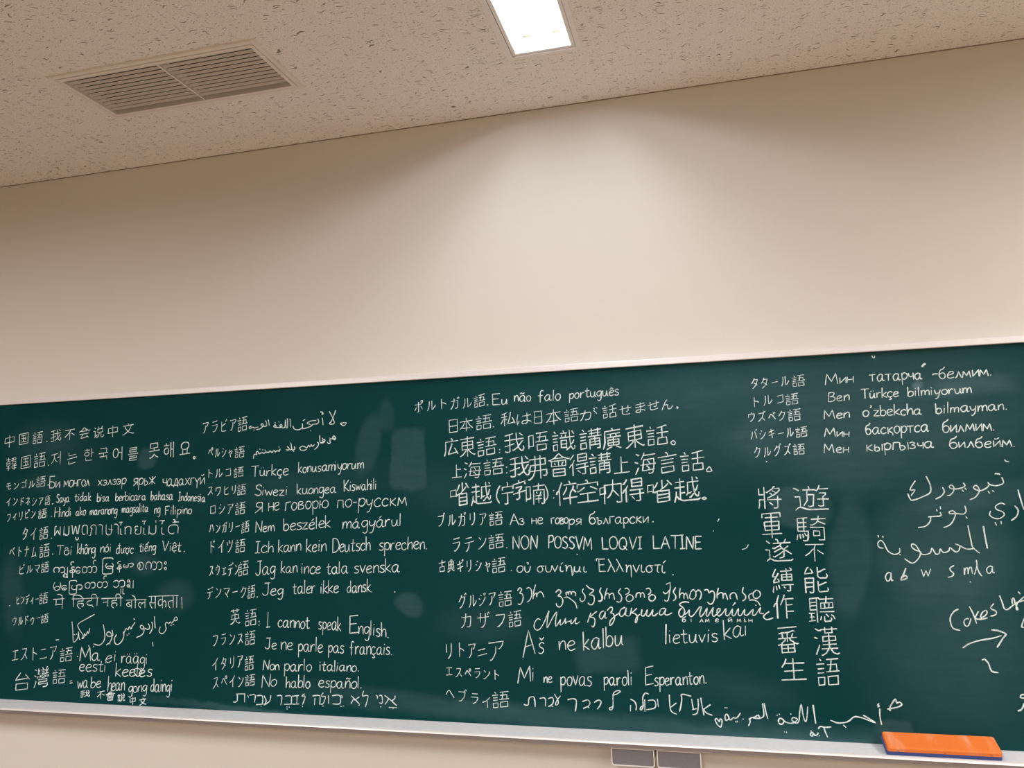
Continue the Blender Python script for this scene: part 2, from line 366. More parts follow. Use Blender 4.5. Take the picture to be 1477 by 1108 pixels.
# ---------------------------------------------------------------- the handwriting
# stroke skeletons of the characters written on the board (hundredths of an em)
GLYPHS = {
 '中': '76,25 12,25|43,-3 43,70|12,25 12,55 75,55 76,25',
 '国': '11,0 76,0|11,0 11,66 76,66 76,0|61,22 55,28|65,14 23,14|43,14 43,53|63,53 25,53|61,35 26,35',
 '語': '22,64 18,70|10,1 30,1 31,21 10,21 10,1|52,52 55,52|75,0 75,22 43,22 43,0|75,0 43,0|6,56 32,56|10,44 30,44|10,33 30,33|42,52 72,52 73,34|81,34 38,34|50,34 51,41 54,57 55,66|79,67 40,67',
 '我': '27,24 30,24|76,57 66,68|59,13 59,18|54,44 57,44|80,44 8,44|10,-1 15,-4 24,-4 27,-1 27,65|44,27 7,19|9,63 40,68|37,2 42,1 57,11 62,19 67,23 74,33 78,35|79,14 81,10 81,3 77,-4 72,-4 69,-2 61,9 55,36 53,69',
 '不': '77,25 54,42|9,21 24,31 37,44 43,46|78,64 10,64|49,63 43,49 43,-3',
 '会': '67,4 28,0 21,0|22,48 27,43 61,43 66,49|21,0 22,6 34,19 36,25|83,45 78,43 71,46 56,56 45,66|11,26 77,26|45,66 41,65 32,56 19,47 11,43 7,43|75,-2 71,2 66,7 65,10 58,17',
 '说': '21,8 26,9 32,13 33,17|79,10 81,4 78,-2 67,-3 63,-1 62,30|46,53 47,61 42,69|23,58 14,67|28,-2 32,-3 35,-1 42,6 47,20 48,30|70,69 65,58 64,53|64,53 37,53 37,31 73,31 73,53 64,53|7,43 20,42 20,10 20,5 16,2 15,-1',
 '文': '48,62 46,62 42,70|43,18 46,18|80,55 8,55|83,-1 78,-2 64,3 54,9 42,19 27,39 22,49 22,55|66,55 65,49 58,34 51,24 41,15 19,1 10,-2 7,-2',
 '韓': '34,36 10,36|56,51 56,63|65,29 49,29 48,42 50,43 76,42 76,30 65,29|56,63 59,63|35,61 7,61|49,12 50,4 80,4|80,19 45,19|43,51 74,51|7,11 36,11|22,24 22,-4|22,70 22,49|65,-4 65,29|22,49 34,48 33,24 10,25 10,48 22,49|47,63 74,63 74,51',
 '저': '28,39 26,38 19,24 10,14|48,40 66,40|66,69 66,-3|46,61 9,61|46,16 35,27 28,42 28,61',
 '는': '73,29 7,29|17,65 18,46 65,46|17,14 17,-1 18,-2 65,-2',
 '한': '27,68 27,60|66,-2 21,-2 20,14|74,43 62,43|42,44 34,49 20,49 13,43 12,39 13,33 17,29 21,27 25,26 35,27 42,32 43,39 42,44|62,17 62,68|48,60 8,60',
 '국': '61,38 63,53 63,65 62,66 16,66|40,37 40,18|15,17 62,17 63,17 63,-3|7,37 73,37',
 '어': '42,39 66,39|42,39 39,53 34,60 28,63 19,61 13,56 9,45 9,33 13,22 21,15 27,14 32,16 37,20 39,24 42,39|66,69 66,-3',
 '를': '16,67 63,67 63,57 62,56 18,56 17,55 17,45 18,44 65,44|73,33 7,33|16,21 63,20 63,10 62,9 18,9 16,8 17,-3 66,-3',
 '못': '40,45 63,45 63,65 62,66 18,66 17,65 17,45 40,45|40,45 40,31|65,-3 52,2 40,13|40,13 28,2 16,-3 11,-1|73,30 7,30',
 '해': '51,36 68,36|23,56 23,66|14,20 11,24 10,30 11,35 14,40 21,44 31,43 35,39 37,34 37,25 34,19 31,16 24,15 17,16 14,20|51,67 51,0|68,69 68,-4|7,56 40,56',
 '요': '54,6 54,31|54,31 64,40 65,47 65,51 62,57 58,60 53,63 44,64 31,64 26,62 22,60 17,54 15,50 16,41 25,31|54,31 44,29 25,31|25,6 25,31|8,6 73,6',
 'モ': '13,34 76,34|19,59 69,59|39,58 39,12 40,6 48,2 73,3 76,6',
 'ン': '36,46 21,59|76,48 76,43 73,37 64,26 56,19 33,7 21,3 15,4',
 'ゴ': '15,5 69,5|17,53 68,53 69,5|61,70 63,70 67,62|75,72 79,64',
 'ル': '50,62 50,6 51,5 57,6 68,14 79,24 79,30|27,61 27,37 24,21 16,7 12,3 9,3',
 'イ': '48,1 48,43|9,31 14,30 45,42 70,63',
 'ド': '31,39 38,38 55,32 66,27 67,24|72,56 67,64 65,64|57,60 61,51|30,63 31,-1',
 'ネ': '44,0 44,29|61,26 76,17|44,54 44,67|11,18 13,17 23,20 41,28 62,47 64,52 63,54 16,54',
 'シ': '76,45 75,40 72,35 53,17 31,5 22,2 15,4|14,42 26,36|28,62 39,55',
 'ア': '18,2 23,1 29,5 36,13 41,24 43,44|14,59 74,59 72,52 68,46 58,36 54,36',
 'フ': '16,57 68,57 69,56 69,51 65,37 55,20 49,14 36,6 29,3 23,4',
 'ィ': '45,31 45,-3|63,48 41,30 18,21 13,21',
 'リ': '64,63 64,32 61,20 56,12 49,6 40,1 34,2|23,28 23,62',
 'ピ': '20,35 40,39 63,48|68,55 65,58 65,65 70,68 77,67 80,63 78,56 75,53 70,53 68,55|68,3 55,2 31,2 22,5 20,9 20,62',
 'タ': '55,23 58,23|66,16 65,16 53,26 38,35 35,35|38,56 70,56 70,51 68,45 58,26 47,14 37,7 28,2 24,0 18,1|41,67 38,59 29,47 16,35 14,34 11,34',
 'ベ': '12,24 32,48 37,49 41,47 50,38 77,9|76,51 71,61|57,57 59,57 65,47 67,46',
 'ト': '33,41 40,40 61,32 69,28 70,25|33,65 33,1',
 'ナ': '77,44 12,44|46,64 46,36 43,21 33,7 26,1 22,2',
 'ム': '24,7 25,15 32,35 40,63 45,65|70,12 34,7 11,6|76,2 63,28 61,32 58,32',
 'ビ': '67,58 63,65|20,35 40,39 63,48|70,70 73,68 77,62|68,3 55,2 31,2 22,5 20,9 20,62',
 'マ': '12,56 73,55 72,48 64,38 44,18|57,1 41,19 39,19 26,31 25,31',
 'ヒ': '24,37 43,41 68,50|71,5 58,3 34,3 28,5 26,7 24,10 23,64',
 'デ': '66,69 69,67 72,61|20,60 60,60|82,64 78,72|44,38 43,19 39,10 28,0 20,0|10,38 75,38',
 'ー': '74,33 12,33',
 'ウ': '43,52 43,66|29,3 33,1 40,3 51,9 60,18 69,34 71,44 71,51 16,52 16,31',
 'ゥ': '43,50 43,40|20,23 20,39 67,39 67,34 64,22 56,9 49,3 41,-1 37,-2 31,-1',
 'エ': '43,54 43,7|10,8 76,7|72,54 16,55',
 'ス': '49,27 54,24 73,3|20,58 63,58 63,55 62,50 50,30 29,11 18,4 11,3',
 '台': '17,42 68,44 69,45|17,42 19,48 30,60 37,70|19,1 68,1|19,1 19,26 68,26 68,1|57,60 65,53 76,39',
 '灣': '65,40 64,33|9,-2 9,0 17,20 16,23|58,56 46,56|29,26 73,25 73,18 72,17 32,16 31,12 31,9 32,8 75,8 75,2 70,-4 55,-4 53,-2|78,42 81,34|16,40 8,45|22,32 25,39|73,72 71,71 67,60|31,58 34,58|31,58 34,58|31,58 34,58|30,58 33,58|30,58 30,59 27,60|10,68 17,63|40,35 38,41 37,41|31,40 33,33|51,62 52,68 50,71 47,72|72,40 73,33|31,58 34,60 36,63|31,58 34,58|31,58 34,58|27,60 30,60|27,48 31,48 38,49|27,61 28,61 27,62|27,61 30,61|58,37 57,43 45,42 46,33 57,33 58,37|45,49 55,49 65,47 79,49|30,70 27,64 31,55 28,52 27,48|73,59 64,59 60,62 43,62|79,64 77,63 69,52 68,48',
 '會': '66,-2 23,-2|61,41 58,40 55,35 56,29|31,34 29,40|66,9 23,9|30,58 31,55 57,55 58,58|43,29 43,46|66,-2 66,18 64,20 24,20 23,19 23,-2|46,69 51,64 61,57 78,50 83,51|46,69 41,68 28,57 14,51|14,51 17,44 17,29 69,29 70,46 69,46 19,46 11,50 5,50',
 '說': '29,1 29,21 9,21 9,1|17,70 20,64|74,46 79,51|74,46 44,47|6,56 31,56|10,44 29,44|79,51 72,59 66,71|81,5 79,-3 67,-3 66,-2 65,26|49,69 46,61 39,51|10,33 29,33|39,51 44,47|51,26 51,21 48,8 44,2 39,-2 33,-2 31,0 27,1 9,1|44,47 44,27 74,27 74,46',
 'ラ': '27,3 35,1 48,7 54,11 60,17 67,26 70,34 71,41 15,41|24,62 67,62 70,65',
 'ペ': '12,24 32,48 37,49 41,47 50,38 77,9|59,52 62,59 66,61 70,61 75,58 77,51 72,45 66,44 60,48 59,52',
 'ャ': '36,34 39,34|46,-4 31,49|54,19 57,20 68,34 69,38 68,40 17,31',
 'コ': '70,8 70,56 19,56|70,8 17,8',
 'ワ': '15,35 16,58 69,58 71,57 71,48 68,35 64,25 59,18 52,12 43,5 35,2 29,3',
 'ロ': '16,8 71,7|16,8 16,56 71,56 71,7',
 'ハ': '56,57 68,31 75,7 78,4|13,5 23,24 27,35 32,55 30,58',
 'ガ': '38,49 41,49|63,66 65,66 69,58 72,57|79,61 75,69|39,64 39,51 33,26 24,11 15,1 11,2|46,2 47,1 60,1 65,6 68,22 69,47 68,48 13,48',
 'ツ': '74,57 69,41 58,22 49,13 38,5 30,2 26,3|45,45 39,60 37,62 36,62|24,37 21,39 14,55',
 'ェ': '43,42 43,3|70,45 67,42 21,42|74,6 71,3 16,3',
 'ク': '19,2 25,0 37,6 46,12 58,25 68,41 70,48 70,52 69,54 37,54|41,66 38,57 29,47 18,36 15,34 12,34',
 '英': '84,-1 79,-4 75,-3 60,3 50,13 46,20|43,20 46,20|43,20 46,20|71,21 70,42 17,42 17,21|9,63 78,63|59,70 59,54|28,54 28,69|79,21 9,21|5,-2 10,-4 23,1 31,5 38,12 43,23 43,51',
 'ポ': '11,12 20,24 23,31|62,32 65,30 75,13|79,67 76,71 70,72 67,71 65,68 64,62 68,58 74,57 78,61 79,67|73,49 12,49|43,64 43,4 42,0 39,-1 30,0',
 '日': '19,3 69,3|19,34 69,34|69,3 69,64 19,64 19,3',
 '本': '79,13 78,12 71,18 62,29 54,42 52,52|8,12 12,14 24,27 34,46 35,52|23,13 64,13|44,-4 44,70|78,52 9,52',
 '私': '24,46 27,46|76,8 42,4|37,26 29,36 23,38|59,68 52,37 43,10 42,4|23,36 26,36|23,36 18,34 12,22 6,15 6,11|38,46 8,46|24,-4 24,65|80,0 68,31 67,34 65,34|10,62 21,64 34,68 38,68',
 'は': '23,23 20,13 16,10|62,48 65,48|63,17 62,19|80,53 76,49 68,48 38,48|17,63 13,32 13,17 16,0|79,8 70,15 65,16 60,20 51,20 45,20 39,17 37,13 36,8 39,3 49,0 57,1 62,7 61,64',
 '話': '18,70 21,63|10,1 30,1 31,21 10,21 10,1|6,56 32,56|10,44 30,44|10,33 30,33|76,-1 44,-1|60,65 60,23|76,-1 75,23 45,23 44,-1|42,43 81,43|43,63 58,65 73,69 77,68',
 'せ': '61,45 64,45|26,43 29,43|26,62 26,13 28,6 32,4 42,2 67,3 70,5|77,46 63,46 8,41|61,64 60,26 57,22 48,23',
 'ま': '47,17 47,19|46,55 49,55|70,57 44,55 19,56|19,38 30,37 59,37 71,39 74,42|72,4 69,8 56,15 38,19 27,18 23,16 20,12 20,6 23,2 31,-1 41,0 47,5 46,67',
 'ん': '29,32 32,32|29,32 29,33 29,32|29,32 32,32|26,31 29,31|78,23 78,17 70,4 67,2 55,1 50,4 49,8 48,27 47,31 43,34 29,31|29,31 32,31|29,31 32,31|47,65 42,63 35,52 26,35 24,27 18,17 12,2 12,0',
 '広': '72,6 28,2|47,49 47,46 43,34 29,8 28,2|50,59 49,65 46,70 43,71|8,-2 14,18 15,58 80,58|78,-1 64,23 62,26 59,26',
 '東': '6,0 10,-1 20,4 32,12 36,16 37,21|82,0 77,-1 66,5 56,12 51,17 49,21|72,36 17,36|79,62 9,62|44,70 44,-4|37,21 37,22 17,22 17,49 71,49 72,23 71,22 37,21',
 '唔': '50,51 53,51|74,0 74,21 40,21 40,0|74,0 40,0|40,52 71,52 71,34|80,34 35,34|9,11 9,62 26,62 26,19 9,19|48,34 53,66|37,67 78,67',
 '識': '54,21 36,21|26,56 7,56|10,1 24,1 24,21 10,21 10,1|77,32 73,21 68,18|13,71 18,64|37,55 39,44|64,44 67,44|58,2 54,5 54,8|10,32 24,32|10,44 24,44|54,8 36,8|50,44 51,55|73,65 77,55 79,55|46,62 43,70|36,8 36,34 54,34 54,8|32,44 80,44|68,9 64,7 54,-2|55,61 34,61|80,10 81,8 80,0 75,-2 73,-1 71,2 68,11 64,35 63,70',
 '講': '10,44 27,44|15,71 17,70 21,64|9,1 28,1 28,21 9,21 9,1|6,56 30,56|10,32 27,32|75,21 41,21|58,42 58,11|79,64 37,64|65,-4 74,-4 75,-1 75,32 74,32 42,32 41,31 41,-4|40,53 78,53|48,70 48,43|68,70 68,43|41,10 75,10|36,42 81,42',
 '廣': '62,40 62,51|61,4 78,-4 81,-3|44,3 39,3 25,-3 20,-4|47,64 46,70 44,71|39,40 39,51|73,19 28,19|77,51 25,51|50,39 50,10|80,39 23,39|79,63 15,63 14,23 11,7 7,-1|28,19 28,10 29,9 72,9 73,10 73,29 29,30 28,29 28,19',
 '上': '73,42 41,42|8,0 79,0|41,0 41,69',
 '海': '37,28 40,28|18,37 8,43|39,61 79,60|73,9 76,9|59,28 59,34 53,41|53,46 53,41|23,63 13,69|49,22 51,22 57,15 57,9|20,21 10,-1|71,8 34,9 34,10 39,46 75,46|81,28 28,28|55,-2 58,-4 65,-4 70,-1 73,16 75,46|41,70 40,65 30,48',
 '弗': '32,23 35,23|54,69 54,-4|65,5 74,4 76,6 78,11 78,23 13,23 13,31 16,41 73,41 73,58 11,59|6,-2 11,-3 20,2 25,7 31,17 34,31 34,70',
 '得': '23,69 12,57 8,55|18,37 13,36 6,27|39,13 47,4|74,56 39,56|67,32 67,-2 64,-4 54,-3|80,20 31,20|39,56 39,67 40,68 73,68 74,67 74,45 73,44 40,44 39,45 39,56|33,33 78,33|19,-3 19,40 25,50',
 '言': '67,32 20,32|20,-1 68,-1|20,-1 20,18 67,18 68,-1|20,45 67,45|37,71 41,71 45,66 46,63 47,58|80,58 7,58',
 '口': '73,6 14,6|73,-1 73,61 14,60 14,-1',
 '省': '69,11 23,11|63,66 80,50|25,65 18,54 12,48 10,48|23,-1 69,-1|43,70 43,44|23,23 69,23|23,-1 23,35|35,36 37,40 53,47 63,54 66,55|69,-1 69,34 37,34 29,36 9,33 5,35',
 '越': '64,55 67,55|37,25 25,25|25,42 28,42|52,8 55,8 64,17 68,18|78,63 74,69|68,27 72,28 78,43|47,21 53,22 59,25|37,60 10,60|38,43 7,43|24,6 24,70|12,14 15,13 19,7 22,7 26,2 33,0 68,-2 79,-2 84,2|6,-3 12,17 12,30|80,22 81,20 80,11 77,9 74,10 72,13 68,21 64,45 63,70|43,15 47,23 47,55 81,55',
 '宁': '26,-1 29,-3 37,-3 42,-2 43,0 43,35|40,72 43,71 45,65|45,65 43,57|76,47 75,57 12,57 12,47|78,35 10,35',
 '字': '39,72 42,70 45,61|24,45 59,44|78,23 9,23|77,50 77,61 10,61 10,50|26,-1 31,-4 41,-3 42,-2 44,1 44,30 55,37 59,44',
 '喃': '49,39 51,33|56,61 59,61|61,26 57,26|68,-2 71,-4 76,-4 78,-3 78,-1 78,45 37,46 36,-3|80,61 35,61|69,14 45,14|8,18 24,18 24,61 8,62 8,10|68,26 46,26|55,46 57,70|66,39 62,29 57,24 57,1',
 '倅': '77,32 69,40 66,41|56,61 55,67 53,71|6,33 7,38 11,42 16,45|30,16 80,16|79,60 33,60|25,69 16,48 17,-3|31,29 41,44 43,50 43,53|68,52 66,44 57,32 57,27 55,25 55,-4',
 '空': '45,60 42,70 38,71|33,47 19,38 14,35 10,35|54,48 75,36|44,-1 44,27|78,-1 10,-1|19,27 69,27|77,49 77,60 10,60 10,46',
 '内': '43,38 49,34 65,17|57,-1 62,-4 73,-4 75,-1 76,55 12,55 12,-4|22,16 23,15 28,18 35,25 43,40 44,70',
 'ブ': '81,65 75,72|67,56 15,56|21,3 28,2 38,6 47,13 57,22 64,35 68,50 69,63 66,69',
 'テ': '21,0 29,0 40,11 44,22 46,39|66,61 22,61|80,42 77,39 11,39',
 '古': '70,1 18,1|80,54 8,54|70,1 70,29 18,29 18,1|44,69 44,29',
 '典': '4,-2 13,-2 29,7 33,8|82,-2 76,-2 60,7 55,8|53,71 53,16|15,39 73,39|34,16 34,71|73,17 72,60 15,60 15,17|80,16 7,16',
 'ギ': '63,68 66,67 69,60 72,60|74,72 79,64|39,48 42,48|43,24 46,24|10,20 16,19 71,29 75,27|65,52 16,44 12,44 10,46|32,66 36,63 47,2 48,-1 50,-2',
 'グ': '70,60 66,67|75,71 80,63|34,53 35,52 65,52 67,50 66,46 64,39 55,23 42,9 23,-1 16,0|37,64 35,55 26,46 13,33 8,32',
 'ジ': '75,44 74,39 72,35 52,16 41,9 27,4 21,2 15,3|13,42 25,35|60,63 62,62 67,53|26,62 38,54|73,67 78,57',
 'カ': '40,50 43,50|40,65 40,52 35,27 26,12 16,2 13,3|48,3 49,2 61,2 66,6 69,23 70,48 69,49 15,49',
 'ザ': '77,67 81,59|72,55 69,64|29,66 26,62 26,23|75,45 7,45|58,63 58,33 54,15 49,7 41,1 38,-1 31,0',
 'ニ': '77,13 74,9 11,9|66,53 20,53',
 'ヘ': '12,24 32,49 38,50 42,49 51,39 77,10',
 'バ': '12,4 24,28 29,46 30,54|70,58 66,65|75,5 64,35 55,55|76,68 80,62',
 'キ': '41,50 44,50|44,26 47,26|52,0 50,0 49,3 37,65 35,66|12,22 15,21 75,30|68,53 64,54 18,46 14,46 12,48',
 'ズ': '76,71 80,63 81,63|71,2 52,22 48,25|61,56 60,49 49,28 27,9 16,2 9,2|18,56 66,56 68,58 70,61 66,68',
 '將': '27,45 10,45 10,66|43,17 52,7|11,27 27,27|11,27 10,8 7,-2|54,55 55,56 64,49|44,49 50,45 53,41|69,38 68,-2 57,-3 55,-1|27,-4 27,70|80,26 36,26|36,33 45,35 58,42 67,49 75,58 76,62 75,64 56,64 56,65|33,53 37,52 40,54 53,64 58,70 61,71',
 '軍': '21,54 67,54|44,66 44,-4|10,55 11,66 76,66 77,65 77,55|70,31 18,31|79,7 8,7|18,31 18,42 19,43 69,43 70,41 70,20 69,19 19,19 18,31',
 '遂': '60,34 63,34|59,29 55,28 49,23 34,14 32,13 28,14|19,57 9,67|54,41 38,31 34,29 31,30|37,71 41,69 44,63 44,57|84,2 80,-2 41,-2 31,0 24,5 18,7|62,57 63,62 67,70|7,37 18,36 18,7|73,47 60,36|52,56 49,49|27,42 31,41 49,49|18,7 11,2 8,-2|79,57 30,57|47,8 55,9 59,12 60,18 60,34|49,49 57,37 61,33 66,32 80,19',
 '縛': '21,0 19,14|8,-6 7,-1 10,14|76,62 76,68 70,71|46,11 51,5|69,17 69,-3 65,-4 60,-4 57,-2|21,69 10,50 9,46 9,45 20,45|11,26 30,27|27,38 29,33 30,27|28,17 31,5|38,62 76,62|81,17 38,17|77,32 41,32|77,42 41,42|59,70 59,32|41,32 41,51 77,51 77,32|29,56 12,31 11,26',
 '作': '80,17 54,17|7,35 7,38 13,45 18,46|54,37 79,37|54,-4 54,56|81,56 44,56|19,-3 18,49 27,70|48,69 45,59 32,39',
 '蕃': '65,47 61,42 60,37|68,21 71,21|68,21 71,21|25,37 25,43 23,46 23,51|19,21 22,21|52,36 55,30 66,25 68,21|68,21 71,21|68,21 71,21|20,21 22,25 34,31 35,36|69,-2 68,21|8,65 80,65|69,9 19,9|19,21 19,-2|44,19 44,-1|43,52 43,27|69,-2 19,-2|8,37 80,37|12,52 13,51 21,51 47,52 66,55 72,54|6,20 9,19 17,21 21,19 65,19 71,22 79,19 84,21',
 '生': '18,28 72,28|76,53 19,54|79,-1 8,-1|44,-1 44,70|10,41 20,56 23,67 22,69',
 '遊': '8,39 19,39 19,7|35,59 41,59|80,61 61,61|35,44 49,44 47,10 42,8 39,8 37,10|79,-2 39,-2 32,0 23,6 19,7|75,47 60,48|18,57 10,64 7,64|19,7 14,5 8,-2|81,29 57,29|27,59 51,59 55,56|75,47 74,43 69,37 69,10 67,8 62,8 58,10|38,70 40,61 35,56 34,27 27,11|55,56 57,57 61,64 62,71',
 '騎': '61,-2 65,-4 75,-3 75,35|6,1 8,16|78,45 60,54|23,7 21,17|34,11 29,12 26,20|14,17 15,4|62,62 65,62|41,36 75,35|47,10 63,10 63,24 48,25 47,10|44,62 79,62|24,67 24,26|10,40 32,40|10,53 32,53|21,-2 24,-4 30,-4 32,-2 34,6 35,26 10,27 10,67 34,67|43,44 48,44 56,50 61,57 63,70',
 '能': '23,71 20,70 13,59 12,52 36,54|51,16 58,17 75,24 77,23|51,56 58,57 73,63 76,62|36,54 34,61 31,65 29,66|12,13 37,13|12,26 37,26|51,70 51,43 54,39 59,38 76,38 79,40 80,45 78,50|51,29 51,2 53,-2 55,-3 78,-3 81,2 80,8|12,-4 12,39 36,39 37,38 36,-1 34,-4 27,-4 24,-2',
 '聽': '66,51 66,36|72,15 76,12 81,2|39,1 43,10 43,13|60,63 63,63|56,19 63,10|54,51 58,52|12,33 31,33|12,55 31,55|70,7 72,2 69,-3 53,-3 51,1 51,12|80,25 40,25|12,45 31,45|15,23 15,1|12,66 12,33|31,-4 31,67|24,2 7,0|66,51 43,51 43,36 78,36 78,51 66,51|7,23 23,23|22,12 9,12|54,36 54,49 58,54 60,70|12,66 36,67 41,63 79,63',
 '漢': '53,12 49,11|8,45 17,41|59,11 60,7 66,1 77,-4 84,-2|53,23 56,23|11,-1 21,20 21,24|80,64 29,64 28,63 22,63 14,68 11,68|54,45 75,44 75,33 34,32 35,45 54,45|76,23 33,23|80,12 29,12|42,70 42,54 65,54 65,70|28,-3 31,-4 43,2 48,7 53,15 54,53',
 'が': '77,71 82,63|68,67 72,60|29,46 31,47|79,29 66,54|10,45 47,47 51,45 54,42 55,35 54,20 52,12 49,4 46,2 43,1 33,1 30,4|12,1 19,13 25,31 31,50 32,64',
 'ผมพูด': '278,-17 282,-17 284,-19 288,-36 293,-40 300,-41 308,-40 314,-36 317,-27 317,-19|23,16 34,20 50,49 56,52|88,16 78,20 62,49 56,52|251,14 258,18 274,78 279,81|251,14 246,18 235,87 229,93|136,23 145,19 153,9 162,6 171,5 180,6 190,11 196,21 197,30 197,87|279,81 284,77 300,19 307,14|279,81 279,87|424,8 423,71 420,80 417,83 410,87 402,89 380,89 369,84 362,74 358,56 358,33 360,25 365,14 371,9 385,5 392,5 397,12|307,14 311,17 312,19 323,88 332,95|134,7 134,21 136,26 135,87|22,8 23,83 27,88 33,90 39,89 43,85|90,8 89,11 89,87',
 'ภาษา': '37,56 34,60 24,64 20,69 22,77 29,85 41,89 56,90 67,87 77,81 80,75 82,64 82,8|37,56 28,47 25,40 22,9 18,5 10,5|292,87 302,89 317,90 326,87 332,81 335,68 335,8|111,87 120,89 136,90 145,87 150,82 153,71 153,8|273,45 234,46 229,49 227,56|260,87 260,34 258,21 255,14 249,9 231,5 219,5 211,8 205,11 200,19 197,38 197,87',
 'ไทย': '136,8 136,64 134,78 130,83 123,88 115,90 103,89 92,85 85,77 75,72|204,51 192,51|27,103 28,120 35,136|239,87 239,27 237,19 232,11 224,7 208,5 192,7 184,12 179,23 180,36 183,43 189,47 192,51|192,51 190,55 185,58 180,65 178,72 180,81 185,86 190,89 203,89 206,89 209,86|26,70 26,24 28,11 33,6 44,5|44,137 8,137|75,8 75,70 73,89',
 'ไม่': '136,118 136,138|27,103 28,120 35,136|137,87 137,32 136,22 131,12 120,6 113,5 104,6 94,9 88,13 85,19 76,23|26,70 26,24 28,11 33,6 44,5|44,137 8,137|74,7 76,25 76,87',
 'ได้': '116,127 113,124 110,115|111,12 106,5|106,5 93,5 84,9 75,20 71,38 72,62 76,75 85,85 93,89 100,90 113,90 124,87 131,83 136,75 138,61 138,8|27,103 28,120 35,136|26,70 26,24 28,11 33,6 44,5|44,137 8,137|100,114 108,115 121,114 129,116 143,116|126,116 118,125 118,133 115,137 112,139 103,138',
 'में': '67,84 70,84|24,83 24,41|64,110 58,112 54,119 48,122 34,123 31,125|24,41 67,41|24,41 20,37|5,84 82,84|64,110 63,105 67,81 67,6',
 'िहदी': '17,85 20,85|95,84 98,84|179,-3 174,-2 169,8 168,15 165,18|84,9 91,7 98,12 100,19 98,31 93,35 85,37 77,38 58,35|161,84 167,85|77,-13 71,-13 65,-7 53,8 52,15 52,24 58,35|207,83 210,83|5,84 222,84|165,18 162,15 149,15 142,17 134,20 130,25 127,32 127,45 129,50 138,57 144,59 161,61 161,81 166,87 162,104 164,113 166,118 171,122 178,123 187,122 193,119 196,115 201,107 205,92 207,81 207,6|58,35 53,49 54,56 57,59 67,61 94,61 95,62 95,81 92,92 78,109 60,120 51,122 35,123 26,121 20,118 16,113 14,106 14,98 18,82 18,6',
 'नही': '174,83 177,83|115,-13 101,0 95,9 95,24 101,35|61,48 24,48 20,43|134,85 137,84|101,35 122,38 132,36 139,33 143,24 142,16 140,12 133,7|61,6 61,84|5,84 190,84|101,35 96,48 96,55 98,58 109,61 137,62 137,81 133,89 130,107 133,118 142,123 148,123 156,122 162,118 167,110 173,93 174,81 174,6',
 'बोल': '100,84 103,84|28,59 30,52 47,32 49,27|198,56 183,55 177,52 174,49 169,48|156,6 146,14 135,26 132,36 132,45 138,53 147,56 160,53 169,48|168,34 167,37 169,48|63,84 63,6|198,83 198,6|101,6 101,81 98,95 93,110 86,119 79,123 68,123 64,125|213,84 5,84|63,30 53,28 47,24 42,22 33,22 20,25 14,33 12,41 14,48 19,56 32,61 46,61 50,58',
 'सकता': '307,6 307,84|189,13 192,20 194,31 193,43 189,49 182,52 176,52 156,44|238,6 226,17 221,25 219,38 223,46 234,51 270,52|18,44 20,32 41,10 47,6|35,84 36,62 32,45|156,31 146,28 136,23 126,22 117,25 111,32 110,37 110,48 117,57 130,61 140,61 143,57|270,83 270,6|78,84 78,6|156,84 156,6|322,84 5,84|18,44 30,45 41,42 54,41 78,43',
 'ကျွန်': '226,119 219,124 208,124 202,122 197,117 194,109 195,98 197,92 202,87|23,6 16,15 13,34 16,49 24,59 34,64 51,64 60,60 69,50 71,49|129,-11 145,-13 158,-26|94,4 110,4 128,11|217,3 220,3|71,49 71,23 67,13 63,7|234,60 226,65 211,64 204,59 203,50 208,43 234,32 239,27 240,14 235,7 229,4 221,3 200,4 194,6 189,10 187,18 188,23 191,27 200,29 210,28 215,21 217,8 217,-54|71,49 76,51 87,62 96,65 113,64 122,59 127,53 132,37 128,15 129,-41 127,-43|150,-48 151,-42 158,-33 158,-29 162,-23 162,63|162,-51 153,-51 147,-48 135,-48 120,-40 117,-34 118,-24 120,-21 127,-18|158,-35 162,-39 162,-49 166,-59',
 'ေတာ်': '232,4 249,4 257,8 262,12 268,21 270,31 268,47 264,54 257,61 242,65 226,64 208,53|150,50 156,52 166,62 178,65 193,64 208,53|150,50 147,52 142,59 132,64 118,65 111,64 104,60 96,50 93,41 94,24 99,14 107,7 115,4 129,4 140,8 146,15 150,23 151,30 150,50|208,53 211,30 209,20 204,12 197,7 190,4 173,4|231,89 228,94 225,102 226,111 230,119 234,123 240,124 252,123 257,120|18,21 36,29 56,28 64,25 67,21 63,12 57,7 49,4 41,3 30,5 24,9 20,13 19,18 13,26 12,34 13,44 18,53 24,60 33,64 39,65 46,65 57,62 64,56 67,51',
 'ြမ': '99,21 86,29 76,31 65,31 47,22|53,63 46,54 42,38 43,26 50,13 59,6 71,4 84,5 99,12|92,63 100,53 103,41 102,26 99,19 100,-34 97,-47 91,-53 84,-55 43,-56 27,-54 22,-50 19,-44 17,-32 18,111 23,119 32,124 81,124 91,122 96,118 99,113 100,104',
 'န်မာ': '139,60 142,56 145,54|168,4 185,4 193,8 200,14 203,20 205,29 204,47 201,52 195,59 186,64 178,65 163,64 145,54|48,120 42,123 30,124 24,122 19,117 16,109 17,98 19,93 25,87|142,22 130,29 117,32 104,29 91,22|40,3 43,3|97,63 90,54 88,48 86,37 88,25 92,20 93,14 99,9 110,4 126,4 134,8 140,14 142,20 146,24 147,32 145,54|56,60 48,65 35,65 27,59 25,51 27,47 30,43 49,36 60,29 62,25 63,16 62,12 58,8 49,4 37,3 22,4 16,6 11,10 10,18 11,23 14,27 22,29 33,27 37,22 40,8 40,-54',
